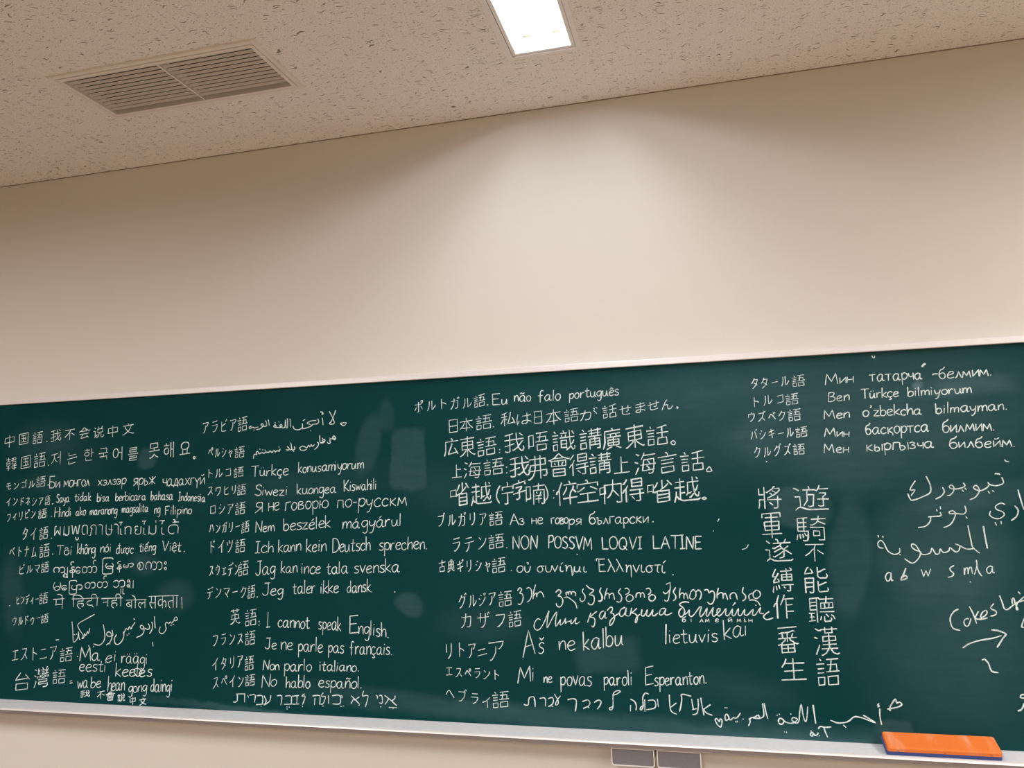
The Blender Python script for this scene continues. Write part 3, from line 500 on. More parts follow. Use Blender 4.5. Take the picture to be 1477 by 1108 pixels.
 'စကား': '158,49 154,51 147,60 134,65 120,64 110,58 102,48 100,36 101,22 103,15 110,6|158,49 158,24 157,18 151,8|158,49 163,51 174,62 185,65 200,64 209,59 212,55 216,53|179,5 197,4 206,7 211,12 216,20 218,29 216,53|216,53 235,64 250,65 258,64 265,60 274,50 276,42 277,31 275,21 271,14 264,7 256,4 248,3 240,5|28,59 36,46 38,36 36,23 29,10|312,65 319,64 323,56 321,49 313,45 307,46 303,49 302,53 303,62 309,65 312,65|313,2 317,3 321,5 323,11 322,16 319,21 309,22 304,19 302,15 302,10 306,3 313,2|29,10 31,5 36,4 50,4 59,7 69,16 73,26 73,43 67,55 61,61 48,65 33,64 25,58 21,57 16,51 13,41 13,25 21,12 29,10',
 'မ': '18,22 29,28 42,32 57,29 63,24 69,22|23,63 17,55 14,46 13,35 14,25 19,20 20,14 25,9 33,5 42,3 50,4 62,9 67,15 69,20 72,24 74,32 73,44 70,53 66,60',
 'ေြပာ': '179,11 162,5 150,4 136,8 128,15 123,25 122,36 125,54 132,63|181,55 197,63 213,66 226,62 237,53 241,43 241,29 236,15 229,7 221,4 204,5|181,55 178,56 174,61|18,21 36,29 56,29 65,24 67,21 63,12 57,7 49,4 40,4 31,5 22,10 13,26 12,34 13,44 19,55 24,60 33,64 53,64 60,60 67,51|181,55 183,32 180,16 180,-36 176,-49 171,-53 163,-55 123,-56 109,-54 105,-52 99,-45 97,-30 97,99 98,110 101,118 107,122 116,124 166,124 171,122 176,118 179,112 180,103',
 'တတ်': '263,120 257,124 246,124 241,123 235,117 233,112 232,102 234,95 237,90|238,4 245,3 257,4 263,7 270,13 274,21 276,29 276,39 273,51 265,60 260,63 250,65 244,65 233,63 225,57 221,52 216,50|216,50 212,51 206,60 197,64 184,65 173,62 164,55 159,44 158,33 161,18 170,9 180,4 194,4 203,7 210,13 215,22 216,29 216,50|93,4 111,4 118,7 125,13 129,20 132,31 129,48 122,59 112,64 106,65 91,64 82,59 76,52 71,50|71,50 67,51 61,60 52,64 39,65 25,61 16,51 13,40 13,29 17,17 25,9 35,4 49,4 59,8 66,14 71,25 71,50',
 'ဘူး': '13,51 19,59 25,62 36,65 43,65 55,62 64,54 65,51 69,50|130,-56 114,-56 113,-54 113,-12|14,17 21,9 32,4 47,4 56,8 63,13 67,21 69,31 69,50|92,-12 92,-54|69,50 74,52 80,59 90,64 108,65 120,60 126,54 129,48 131,31 129,21 126,14 119,8 110,4 94,4 90,5 90,7|177,16 177,8 173,3 165,2 159,5 156,13 157,17 160,21 166,22 172,22 177,16|177,51 177,60 174,64 166,65 158,62 157,52 161,46 171,46 177,51',
 '။': '42,5 42,63|17,63 17,6',
}
# hand alphabet: x-height 5, capitals 9; a trailing c marks a corner
LETTERS = {
 'a': '3.4,4.4 2.2,5 .7,4 .1,2.2 .8,.3 1.9,.2 3,1.8 3.5,4.6c 3.3,1.6 3.7,.2 4.5,.5',
 'b': '.3,9 .2,.3c .3,3 1.6,4.8 3,4.2 3.4,2.4 2.6,.5 1.2,0 .2,.8',
 'c': '3.2,4.1 2.2,5 .7,4 .1,2.2 .7,.4 2,0 3.3,.9',
 'd': '3.3,3.9 2.2,4.8 .8,3.9 .1,2 .9,.2 2.1,.3 3.2,2|3.4,9 3.3,1.4 3.7,.1',
 'e': '.2,2.4 2.2,2.9 3.2,3.8 2.6,4.9 1.2,4.7 .2,3 .3,1 1.5,0 3.4,.8',
 'f': '3.4,8.4 2.4,9 1.5,7.6 1.3,4 1.2,-.3|0,4.9 2.8,5.1',
 'g': '3.2,4.4 2,5 .6,4 .1,2.4 .9,.8 2.1,1 3.2,3|3.4,4.8 3.3,1 3,-2.4 1.8,-3.5 .5,-2.7',
 'h': '.3,9 .2,0c .5,3.2 2,4.9 3.1,4 3.2,0',
 'i': '.5,4.8 .4,.2|.6,6.8 .7,7.2',
 'k': '.3,9 .2,0|3,5 .4,2.3c 3.2,.1',
 'l': '.4,9 .3,.1',
 'm': '.2,4.8 .2,0c .6,3.4 1.6,4.8 2.4,4 2.5,.2c 2.9,3.4 4,4.9 4.8,4 5,0',
 'n': '.2,4.8 .2,0c .6,3.2 2,5 3,4.1 3.2,.1',
 'o': '2.2,5 .8,4.3 .1,2.3 .9,.2 2.3,.1 3.4,2 3.2,4.2 2,5',
 'p': '.3,4.8 .2,-3.6|.3,3.4 1.6,4.9 3,4.3 3.3,2.4 2.4,.6 1.2,.4 .3,1.2',
 'r': '.3,4.8 .2,0c .6,3 1.7,4.7 2.9,4.6',
 's': '2.9,4.5 1.7,5 .5,4.2 1,3 2.4,2.2 2.7,.9 1.6,0 .1,.5',
 't': '1.4,7.6 1.2,1.2 1.8,.1 2.9,.6|0,5.1 2.9,5.3',
 'u': '.2,4.8 .3,1.2 1.2,.1 2.4,1 3.2,4.8c 3.2,1.2 3.9,.1',
 'v': '.1,4.8c 1.6,0c 3.3,4.9c',
 'w': '.1,4.8c 1.2,.1c 2.5,4c 3.7,.1c 5,4.9c',
 'y': '.2,4.8 .6,2 1.6,1.2 2.8,2.4|3.4,4.8 2.8,0 1.9,-3 .6,-3.5',
 'z': '.2,4.7c 3.2,4.9c .1,.2c 3.4,.3c',
 'A': '0,0c 2.9,9c 5.8,0c|1.1,3.4 4.8,3.5',
 'B': '.4,8.8 .3,0|.4,8.6 2.8,9 4,7.6 3,5.3 1,4.8c 3.6,4.4 4.6,2.2 3,.3 .3,0',
 'D': '.4,8.8 .3,0c 3,.6 4.8,3 4.8,5.6 3.2,8.4 .2,8.9',
 'E': '4.2,9c .4,8.8c .3,0c 4.3,.2c|.4,4.7 3.5,4.9',
 'F': '4.2,9c .4,8.8c .3,-.1c|.4,4.7 3.4,4.9',
 'H': '.3,9 .2,0|4.6,9 4.5,0|.3,4.6 4.5,4.8',
 'I': '.2,8.8 2.6,9|1.5,9 1.3,.1|0,0 2.8,.1',
 '1': '.8,9 .6,.2|0,.1 1.8,.2',
 'J': '1,8.8 4,9|3,9 3,2 2.2,.2 .8,.2 0,1.4',
 'K': '.3,9 .2,0|4.4,8.8c .4,3.8c 4.6,0c',
 'L': '.4,9c .3,.2c 4.2,.3c',
 'M': '.1,0c .9,9c 3.2,2.4c 5.6,9c 6.4,0c',
 'N': '.2,0c .6,9c 4.4,.1c 4.9,9c',
 'O': '2.8,9 .9,7.6 .1,4.4 1,1 2.8,0 4.8,1.4 5.5,4.8 4.6,8 2.8,9',
 'P': '.4,8.8 .3,-.2|.4,8.4 2.6,9 4.1,7.6 3.4,5 .5,4.1',
 'Q': '2.8,9 .9,7.6 .1,4.4 1,1 2.8,0 4.8,1.4 5.5,4.8 4.6,8 2.8,9|3.4,2.6 5.9,-.4',
 'S': '4.3,7.9 2.6,9 .8,7.8 1,5.9 3.4,4.2 4.2,2 2.6,.1 .1,1',
 'T': '0,8.8 5,9|2.6,8.9 2.4,0',
 'V': '.1,9c 2.6,0c 5.2,9c',
 '.': '.4,.1 .8,.4',
 '-': '.1,3 1.9,3.1',
 "'": '.5,9 .9,8.2 .4,7.2',
 'ã': '3.4,4.4 2.2,5 .7,4 .1,2.2 .8,.3 1.9,.2 3,1.8 3.5,4.6c 3.3,1.6 3.7,.2 4.5,.5|0.4,6.2 1.2,7 2.2,6.3 3.2,7.1',
 'ê': '.2,2.4 2.2,2.9 3.2,3.8 2.6,4.9 1.2,4.7 .2,3 .3,1 1.5,0 3.4,.8|0.6,6 1.8,7.4c 3,6',
 'ü': '.2,4.8 .3,1.2 1.2,.1 2.4,1 3.2,4.8c 3.2,1.2 3.9,.1|1,6.4 1.1,6.9|2.5,6.5 2.6,7',
 'ç': '3.2,4.1 2.2,5 .7,4 .1,2.2 .7,.4 2,0 3.3,.9|1.9,0 2,-.8 2.6,-1.6 1.6,-2.4 1,-2',
 'á': '3.4,4.4 2.2,5 .7,4 .1,2.2 .8,.3 1.9,.2 3,1.8 3.5,4.6c 3.3,1.6 3.7,.2 4.5,.5|1.6,6 2.8,7.4',
 'é': '.2,2.4 2.2,2.9 3.2,3.8 2.6,4.9 1.2,4.7 .2,3 .3,1 1.5,0 3.4,.8|1.6,6 2.8,7.4',
 'ä': '3.4,4.4 2.2,5 .7,4 .1,2.2 .8,.3 1.9,.2 3,1.8 3.5,4.6c 3.3,1.6 3.7,.2 4.5,.5|1,6.4 1.1,6.9|2.5,6.5 2.6,7',
 'ô': '2.2,5 .8,4.3 .1,2.3 .9,.2 2.3,.1 3.4,2 3.2,4.2 2,5|0.6,6 1.8,7.4c 3,6',
 'ó': '2.2,5 .8,4.3 .1,2.3 .9,.2 2.3,.1 3.4,2 3.2,4.2 2,5|1.6,6 2.8,7.4',
 'ñ': '.2,4.8 .2,0c .6,3.2 2,5 3,4.1 3.2,.1|0.4,6.2 1.2,7 2.2,6.3 3.2,7.1',
 'š': '2.9,4.5 1.7,5 .5,4.2 1,3 2.4,2.2 2.7,.9 1.6,0 .1,.5|0.6,7.2 1.6,6.1c 2.8,7.4',
 'ế': '.2,2.4 2.2,2.9 3.2,3.8 2.6,4.9 1.2,4.7 .2,3 .3,1 1.5,0 3.4,.8|.6,6 1.8,7.2c 3,6|2.8,7.4 4,8.8',
 'ệ': '.2,2.4 2.2,2.9 3.2,3.8 2.6,4.9 1.2,4.7 .2,3 .3,1 1.5,0 3.4,.8|.6,6 1.8,7.4c 3,6|1.7,-1.2 1.9,-1.5',
 'ư': '.2,4.8 .3,1.2 1.2,.1 2.4,1 3.2,4.8c 3.2,1.2 3.9,.1|3.2,4.8 4.3,5 4.4,6.1',
 'ợ': '2.2,5 .8,4.3 .1,2.3 .9,.2 2.3,.1 3.4,2 3.2,4.2 2,5|3,4.4 4.2,4.9 4.3,6|1.7,-1.2 1.9,-1.5',
 'đ': '3.3,3.9 2.2,4.8 .8,3.9 .1,2 .9,.2 2.1,.3 3.2,2|3.4,9 3.3,1.4 3.7,.1|2.1,7 4.6,7.2',
 'а': '3.4,4.4 2.2,5 .7,4 .1,2.2 .8,.3 1.9,.2 3,1.8 3.5,4.6c 3.3,1.6 3.7,.2 4.5,.5',
 'е': '.2,2.4 2.2,2.9 3.2,3.8 2.6,4.9 1.2,4.7 .2,3 .3,1 1.5,0 3.4,.8',
 'о': '2.2,5 .8,4.3 .1,2.3 .9,.2 2.3,.1 3.4,2 3.2,4.2 2,5',
 'р': '.3,4.8 .2,-3.6|.3,3.4 1.6,4.9 3,4.3 3.3,2.4 2.4,.6 1.2,.4 .3,1.2',
 'с': '3.2,4.1 2.2,5 .7,4 .1,2.2 .7,.4 2,0 3.3,.9',
 'у': '.2,4.8 .6,2 1.6,1.2 2.8,2.4|3.4,4.8 2.8,0 1.9,-3 .6,-3.5',
 'х': '.1,4.8c 3.3,0c|3.3,4.9c 0,.1c',
 'А': '0,0c 2.9,9c 5.8,0c|1.1,3.4 4.8,3.5',
 'М': '.1,0c .9,9c 3.2,2.4c 5.6,9c 6.4,0c',
 'Б': '4.2,9c .6,8.8c .3,0c 3,.2 4.2,2.2 3.2,4.4 .5,4.6',
 'Я': '4.4,9 4.5,0|4.4,8.8 2,9 .5,7.4 1.2,5.2 4.4,4.6c 0,0',
 'б': '3.6,9 2.6,7.6 .9,6.6 .2,3 .8,.5 2.2,0 3.5,1.5 3.2,3.8 1.8,4.6 .4,3.4',
 'в': '.3,4.8 .2,0|.3,4.8 2,5 2.8,3.9 .6,2.7c 2.8,2.4 3.2,1 2,0 .2,.1',
 'г': '.3,0c .4,4.8c 3,5c',
 'д': '.3,-1.2c .5,.2c 3.8,.2c 3.9,-1.2c|1,.2c 1.9,5c 3.2,5c 3.3,.2c',
 'ж': '.1,4.8c 4.6,0c|4.6,4.9c 0,0c|2.4,5.2 2.3,-.2',
 'з': '.3,4.3 1.6,5 2.7,4 1.2,2.7c 2.8,2.2 2.9,.8 1.6,0 .1,.6',
 'и': '.3,4.8c .3,.1c 3.3,4.9c 3.3,0c',
 'й': '.3,4.8c .3,.1c 3.3,4.9c 3.3,0c|.9,6.4 1.8,6 2.9,7',
 'к': '.3,4.8 .2,0|3,4.9c .4,2.5c 3.2,0c',
 'қ': '.3,4.8 .2,0|3,4.9c .4,2.5c 3.2,0c|3.2,0 3.3,-1.4',
 'л': '0,0 .9,1.2 1.9,4.9c 3.3,0c',
 'м': '.1,0c .7,4.8c 2.2,1.2c 3.8,4.9c 4.4,0c',
 'н': '.3,4.8 .2,0|3.2,4.9 3.2,0|.3,2.5 3.2,2.6',
 'п': '.2,0c .4,4.8c 3.2,4.9c 3.4,0c',
 'т': '0,4.8 3.8,5|1.9,4.9 1.8,0',
 'ч': '.3,4.8 .5,2.8 1.8,2.2 3.1,2.8|3.2,4.9 3.2,0',
 'э': '.2,4.2 1.6,5 3,3.6 2.9,1.4 1.6,0 .1,.7|1,2.5 3,2.6',
 'ы': '.3,4.8 .3,.1 2,0 2.6,1.4 1.8,2.7 .4,2.6|4,4.8 4,0',
 'ь': '.4,4.8 .3,.1 2,0 2.9,1.4 2,2.8 .4,2.7',
 'ъ': '0,4.8 1.2,4.8c 1.2,.1 2.8,0 3.5,1.4 2.7,2.7 1.2,2.6',
 'ю': '.3,4.8 .2,0|.3,2.5 1.6,2.6|3.3,5 1.8,3.8 1.7,1.3 3,0 4.6,1.2 4.6,3.8 3.3,5',
 'я': '3.2,4.9 3.2,0|3.2,4.8 1.4,5 .4,3.9 1.2,2.6 3.2,2.4c .1,0',
 'ү': '.1,4.8c 1.7,2c 3.4,4.9c|1.7,2 1.6,-2',
 'і': '.5,4.8 .4,.2|.6,6.8 .7,7.2',
 'ο': '2.2,5 .8,4.3 .1,2.3 .9,.2 2.3,.1 3.4,2 3.2,4.2 2,5',
 'ὐ': '.2,4.8 .3,1.4 1.4,0 2.8,1 3.3,4.8|1.2,7.6 2.2,7.4 1.8,6.2',
 'σ': '4,4.8 1.8,4.9 .2,3.2 .5,.8 1.9,0 3.3,1.5 2.9,3.8 1.9,4.9',
 'υ': '.2,4.8 .3,1.4 1.4,0 2.8,1 3.3,4.8',
 'ν': '.1,4.8c 1.5,0c 3.3,4.9c',
 'ί': '.5,4.8 .4,1 1.2,0 2,.5|1,6.6 2,8.2',
 'η': '.2,4.6 .8,4.9 .7,0c 1.2,3.4 2.4,4.9 3.2,3.8 3.6,-3.4',
 'μ': '.6,4.8 .1,-2.6|.6,4.6 .7,.8 2,.2 3,1.4 3.4,4.8c 3.3,1 4.1,.1',
 'ι': '.5,4.8 .4,1 1.2,0 2,.6',
 'Ἑ': '1.2,9.4 .2,8.8 .3,7.4|5.2,9c 1.6,8.8c 1.5,0c 5.2,.2c|1.6,4.6 4.6,4.9',
 'λ': '.1,9 1.4,6.4 4,0|1.9,5.4 0,.2',
 'τ': '.1,4.7 3,5|1.6,4.9 1.4,1 2.2,0',
}
# every written row: what it says, runs of characters (kind, text, left x, left z, right x, right z, height, weight)
# and free strokes, all in millimetres on the board from its lower edge
ROWS = [
 ('reading in Chinese that the writer cannot speak Chinese',
  [('J','中国語',-2869,1019,-2676,1027,54,1.0),
   ('J','我不会说中文',-2635,1032,-2230,1047,51,1.0)],
  [(1.2,'-2655,1037 -2652,1038')]),
 ('reading in Korean that the writer cannot speak Korean',
  [('J','韓国語',-2856,921,-2657,934,58,1.0),
   ('J','저는',-2627,931,-2501,943,58,1.0),
   ('J','한국어를',-2465,945,-2207,945,57,1.0),
   ('J','못해요',-2156,950,-1968,952,61,1.0)],
  [(1.2,'-2643,938 -2640,939'),
   (1.0,'-1953,947 -1948,951 -1944,946 -1948,942 -1953,947')]),
 ('in Mongolian Cyrillic script',
  [('J','モンゴル',-2851,842,-2708,850,34,1.0),
   ('J','語',-2698,850,-2653,852,42,1.0),
   ('T','Би',-2632,846,-2579,845,45,1.0),
   ('T','монгол',-2560,848,-2431,849,46,1.0),
   ('T','хэлээр',-2393,848,-2254,852,42,1.0),
   ('T','ярьж',-2225,843,-2119,851,50,1.0),
   ('T','чадахгүй',-2088,839,-1892,841,47,1.0)],
  [(1.2,'-2641,857 -2637,858')]),
 ('in Indonesian',
  [('J','インドネシア語',-2847,775,-2626,775,38,1.0),
   ('T','Saya',-2595,783,-2529,787,35,1.0),
   ('T','tidak',-2504,788,-2422,788,35,1.0),
   ('T','bisa',-2396,785,-2336,785,34,1.0),
   ('T','berbicara',-2308,785,-2160,787,33,1.0),
   ('T','bahasa',-2142,785,-2037,785,37,1.0),
   ('T','Indonesia',-2017,780,-1891,774,34,1.0)],
  [(1.2,'-2615,779 -2611,780')]),
 ('in Filipino',
  [('J','フィリピン',-2840,711,-2698,725,38,1.0),
   ('J','語',-2682,721,-2641,725,36,1.2),
   ('T','Hindi',-2601,725,-2520,728,37,1.0),
   ('T','ako',-2496,730,-2447,733,34,1.0),
   ('T','maranong',-2428,731,-2293,734,37,1.0),
   ('T','magsalita',-2275,738,-2149,739,34,1.0),
   ('T','ng',-2124,731,-2097,734,36,1.0),
   ('T','Filipino',-2074,727,-1950,729,35,1.0)],
  [(1.2,'-2617,728 -2614,729')]),
 ('in looped Thai letters',
  [('J','タイ',-2757,634,-2691,636,49,1.0),
   ('J','語',-2672,636,-2630,640,48,1.1),
   ('J','ผมพูด',-2597,630,-2438,634,60,1.0),
   ('J','ภาษา',-2426,650,-2291,652,42,1.0),
   ('J','ไทย',-2288,652,-2185,653,49,1.0),
   ('J','ไม่',-2180,651,-2116,653,53,1.0),
   ('J','ได้',-2100,651,-2012,654,54,1.0)],
  [(1.2,'-2613,640 -2610,641')]),
 ('in Vietnamese with accented vowels',
  [('J','ベトナム',-2819,565,-2685,566,43,1.0),
   ('J','語',-2668,563,-2620,567,52,1.1),
   ('T','Tôi',-2583,574,-2508,574,39,1.0),
   ('T','không',-2483,577,-2394,577,43,1.0),
   ('T','nói',-2372,584,-2323,584,39,1.0),
   ('T','được',-2297,578,-2214,579,38,1.0),
   ('T','tiếng',-2189,584,-2111,587,38,1.0),
   ('T','Việt',-2083,587,-1995,584,40,1.0)],
  [(1.2,'-2604,577 -2601,578'),
   (1.2,'-1986,584 -1983,585')]),
 ('in two rows of round Burmese letters',
  [('J','ビルマ',-2764,497,-2665,502,38,1.0),
   ('J','語',-2657,502,-2620,505,41,1.0),
   ('J','ကျွန်',-2594,481,-2492,482,64,1.0),
   ('J','ေတာ်',-2488,500,-2387,504,48,1.0),
   ('J','ြမ',-2360,497,-2309,499,63,1.0),
   ('J','န်မာ',-2291,503,-2216,514,42,1.0),
   ('J','စကား',-2195,514,-2064,515,31,1.0),
   ('J','မ',-2593,432,-2558,433,32,1.0),
   ('J','ေြပာ',-2553,416,-2454,420,54,1.0),
   ('J','တတ်',-2440,441,-2334,446,45,1.0),
   ('J','ဘူး',-2306,420,-2232,423,53,1.0),
   ('J','။',-2229,443,-2214,444,30,1.0)],
  []),
 ('in Devanagari letters under a top bar',
  [('J','ヒンディー',-2771,373,-2665,378,39,1.0),
   ('J','語',-2660,378,-2619,382,42,1.0),
   ('J','में',-2591,358,-2537,362,58,1.0),
   ('J','िहदी',-2501,361,-2371,367,53,1.0),
   ('J','नही',-2360,364,-2261,368,54,1.0),
   ('J','बोल',-2245,366,-2151,370,48,1.0),
   ('J','सकता',-2141,367,-2008,372,46,1.0)],
  [(1.2,'-2808,369 -2805,370'),
   (1.0,'-1993,412 -1990,370')]),
 ('in slanting Urdu script',
  [('J','ウルドゥー',-2787,287,-2652,302,37,1.0),
   ('J','語',-2647,302,-2612,307,33,1.0)],
  [(1.0,'-2025,324 -2022,333 -2015,336 -2009,330 -2015,323 -2025,323 -2035,313 -2042,318 -2048,311 -2057,316 -2064,308 -2059,293 -2066,279 -2078,273 -2090,280 -2089,291 -2085,298'),
   (1.0,'-2038,306 -2035,304'),
   (1.0,'-2029,309 -2025,308'),
   (1.0,'-2113,337 -2111,314 -2108,293'),
   (1.0,'-2140,309 -2134,298 -2136,290 -2145,288 -2155,292'),
   (1.0,'-2124,316 -2120,298 -2126,281 -2134,272'),
   (1.0,'-2161,290 -2171,289 -2177,297 -2171,303 -2162,297 -2159,281 -2169,266 -2193,256'),
   (1.0,'-2207,327 -2202,324'),
   (1.0,'-2201,313 -2213,298 -2219,288 -2226,297 -2232,285 -2241,289 -2248,277 -2254,270'),
   (1.0,'-2254,276 -2250,262 -2259,241 -2276,228 -2290,232 -2294,250 -2284,265'),
   (1.0,'-2237,265 -2234,263'),
   (1.0,'-2229,270 -2225,268'),
   (1.0,'-2306,282 -2302,263 -2311,258 -2327,259 -2331,268 -2322,275 -2311,269 -2306,253 -2315,235 -2331,225'),
   (1.0,'-2348,302 -2339,265 -2343,239 -2363,223 -2390,227'),
   (1.0,'-2316,230 -2312,228'),
   (1.0,'-2497,311 -2491,272 -2487,233 -2474,239 -2466,252 -2464,272'),
   (1.0,'-2464,272 -2460,247 -2455,243'),
   (1.0,'-2391,341 -2426,324 -2467,302 -2460,281 -2441,259 -2447,246'),
   (1.0,'-2447,246 -2438,250 -2435,266 -2428,258 -2421,275 -2416,266 -2411,287'),
   (1.0,'-2484,261 -2480,260'),
   (1.0,'-2474,264 -2471,262'),
   (1.0,'-2571,238 -2557,240'),
   (1.0,'-2119,240 -2116,225'),
   (1.0,'-2415,219 -2411,218'),
   (1.0,'-2392,218 -2389,215')]),
 ('in Estonian, the last word written over a correction',
  [('J','エストニア',-2784,149,-2568,165,49,1.0),
   ('J','語',-2549,154,-2490,159,53,1.0),
   ('T','Ma',-2454,159,-2356,163,52,1.3),
   ('T','ei',-2331,158,-2285,163,46,1.0),
   ('T','räägi',-2258,158,-2139,157,47,1.0),
   ('T','eesti',-2453,121,-2327,122,46,1.0),
   ('T','keeles',-2284,107,-2110,111,48,1.2)],
  [(1.2,'-2466,177 -2463,178'),
   (1.0,'-2200,132 -2191,140 -2172,136 -2166,121 -2184,110 -2200,125')]),
 ('in Taiwanese written in Latin letters with tiny Chinese characters below',
  [('J','台',-2761,36,-2692,40,68,1.0),
   ('J','灣',-2669,50,-2600,55,80,1.0),
   ('J','語',-2581,68,-2520,71,54,1.0),
   ('T','wa',-2460,55,-2409,59,52,1.0),
   ('T','be',-2397,60,-2348,64,43,1.0),
   ('T','hean',-2318,50,-2238,56,54,1.0),
   ('T','gong',-2222,48,-2136,56,41,1.0),
   ('T','daingi',-2122,55,-2024,58,50,1.0),
   ('J','我',-2444,22,-2401,26,25,1.25),
   ('J','不',-2366,18,-2333,22,28,1.25),
   ('J','會',-2327,14,-2284,18,32,1.2),
   ('J','說',-2271,14,-2239,17,28,1.25),
   ('J','中',-2214,3,-2190,6,28,1.25),
   ('J','文',-2171,3,-2141,6,26,1.25)],
  [(1.0,'-2498,81 -2487,84'),
   (1.0,'-2497,73 -2485,76')]),
 ('in Arabic on the top row',
  [('J','アラビア',-1911,1040,-1765,1047,46,1.0),
   ('J','語',-1756,1041,-1715,1044,54,1.1)],
  [(1.0,'-1340,1104 -1348,1084 -1358,1063 -1367,1055 -1358,1052 -1346,1055 -1349,1068 -1357,1085 -1367,1101'),
   (1.0,'-1322,1054 -1296,1055 -1308,1044 -1322,1054'),
   (1.0,'-1395,1077 -1392,1051'),
   (1.0,'-1403,1101 -1393,1098 -1397,1092 -1390,1093'),
   (1.0,'-1414,1075 -1410,1063 -1419,1056 -1434,1055 -1444,1048 -1472,1040 -1478,1045'),
   (1.0,'-1421,1069 -1444,1068 -1459,1060 -1444,1055'),
   (1.0,'-1475,1071 -1468,1075'),
   (1.0,'-1479,1060 -1479,1045 -1495,1037 -1513,1041 -1518,1052'),
   (1.0,'-1531,1080 -1528,1048'),
   (1.0,'-1542,1082 -1541,1051 -1547,1048 -1551,1078 -1552,1050 -1565,1048 -1574,1055 -1569,1061 -1564,1054 -1572,1049 -1587,1050 -1600,1053 -1594,1061 -1589,1053'),
   (1.0,'-1595,1069 -1592,1067'),
   (1.0,'-1579,1071 -1577,1069'),
   (1.0,'-1623,1081 -1619,1059'),
   (1.0,'-1635,1079 -1630,1058 -1649,1058 -1655,1063 -1648,1067 -1646,1058 -1658,1048 -1674,1045'),
   (1.0,'-1667,1055 -1681,1052 -1692,1055 -1702,1050 -1706,1057 -1696,1059'),
   (1.0,'-1687,1045 -1684,1043'),
   (1.0,'-1444,1032 -1444,1030')]),
 ('in Persian script rising to the right',
  [('J','ペルシャ',-1884,944,-1780,944,39,1.0),
   ('J','語',-1768,939,-1726,941,42,1.0)],
  [(1.0,'-1340,1000 -1347,1008 -1353,1002 -1345,997 -1340,1000 -1345,993 -1356,998 -1364,995 -1363,983 -1370,980 -1375,986'),
   (1.0,'-1367,1001 -1365,1000'),
   (1.0,'-1386,987 -1384,993 -1391,996 -1395,990 -1386,987 -1396,983 -1405,988 -1406,1012'),
   (1.0,'-1396,1001 -1393,1000'),
   (1.0,'-1417,987 -1410,981 -1417,968 -1428,960'),
   (1.0,'-1428,978 -1437,972 -1441,979 -1447,970 -1452,977 -1459,968 -1469,972 -1479,974 -1489,968 -1483,959 -1468,959 -1459,964'),
   (1.0,'-1512,974 -1510,965 -1517,961 -1522,964 -1527,990'),
   (1.0,'-1522,964 -1530,962 -1534,966'),
   (1.0,'-1542,975 -1534,968 -1537,962 -1547,963'),
   (1.0,'-1516,957 -1514,955'),
   (1.0,'-1572,967 -1575,959 -1586,961 -1592,956 -1599,963 -1606,955 -1615,961 -1622,955 -1633,958 -1640,953 -1651,956 -1662,952 -1667,961 -1674,958 -1671,949 -1683,950 -1686,935'),
   (1.0,'-1637,965 -1634,964'),
   (1.0,'-1648,967 -1645,966'),
   (1.0,'-1660,970 -1657,969'),
   (1.0,'-1579,975 -1576,974')]),
 ('in Turkish, reading Türkçe konusamıyorum',
  [('J','トルコ',-1881,865,-1785,867,34,1.0),
   ('J','語',-1771,865,-1729,868,36,1.0),
   ('T','Türkçe',-1694,865,-1530,868,41,1.0),
   ('T','konusamiyorum',-1495,873,-1217,884,39,1.0)],
  []),
 ('in Swahili, reading Siwezi kuongea Kiswahili',
  [('J','スワヒリ',-1884,796,-1763,799,36,1.0),
   ('J','語',-1755,796,-1718,798,40,1.0),
   ('T','Siwezi',-1679,794,-1537,791,38,1.0),
   ('T','kuongea',-1500,793,-1333,796,39,1.0),
   ('T','Kiswahili',-1307,801,-1174,806,40,1.0)],
  []),
 ('in Russian Cyrillic letters',
  [('J','ロシア',-1871,725,-1773,728,36,1.0),
   ('J','語',-1762,722,-1720,725,45,1.0),
   ('T','Я',-1677,729,-1646,731,39,1.0),
   ('T','не',-1620,735,-1573,738,52,1.0),
   ('T','говорю',-1549,735,-1364,742,53,1.0),
   ('T','по-русскм',-1335,742,-1049,744,54,1.0)],
  []),
 ('in Hungarian, reading Nem beszélek magyarul',
  [('J','ハンガリー',-1874,652,-1743,661,38,1.0),
   ('J','語',-1735,652,-1702,657,42,1.0),
   ('T','Nem',-1674,655,-1591,658,39,1.0),
   ('T','beszélek',-1556,660,-1354,669,44,1.0),
   ('T','mágyárul',-1313,663,-1076,672,46,1.0)],
  []),
 ('in German, reading Ich kann kein Deutsch sprechen',
  [('J','ドイツ',-1867,577,-1773,583,48,1.0),
   ('J','語',-1760,579,-1718,582,48,1.0),
   ('T','Ich',-1675,578,-1596,580,44,1.0),
   ('T','kann',-1577,579,-1480,585,44,1.0),
   ('T','kein',-1461,579,-1377,583,47,1.0),
   ('T','Deutsch',-1354,578,-1198,586,49,1.0),
   ('T','sprechen.',-1169,584,-978,590,47,1.0)],
  []),
 ('in Swedish, ending in svenska',
  [('J','スウェデン',-1872,488,-1744,497,48,1.0),
   ('J','語',-1746,492,-1703,497,52,1.0),
   ('T','Jag',-1672,496,-1587,500,52,1.0),
   ('T','kan',-1566,503,-1496,506,45,1.0),
   ('T','ince',-1480,501,-1401,503,45,1.0),
   ('T','tala',-1378,501,-1289,504,45,1.0),
   ('T','svenska',-1268,504,-1084,507,47,1.0)],
  []),
 ('in Danish, ending in dansk',
  [('J','デンマーク',-1880,407,-1714,412,44,1.0),
   ('J','語',-1705,409,-1675,412,47,1.0),
   ('T','Jeg',-1643,420,-1553,423,43,1.0),
   ('T','taler',-1516,427,-1421,432,46,1.0),
   ('T','ikke',-1402,430,-1328,435,44,1.0),
   ('T','dansk.',-1297,434,-1195,438,44,1.0)],
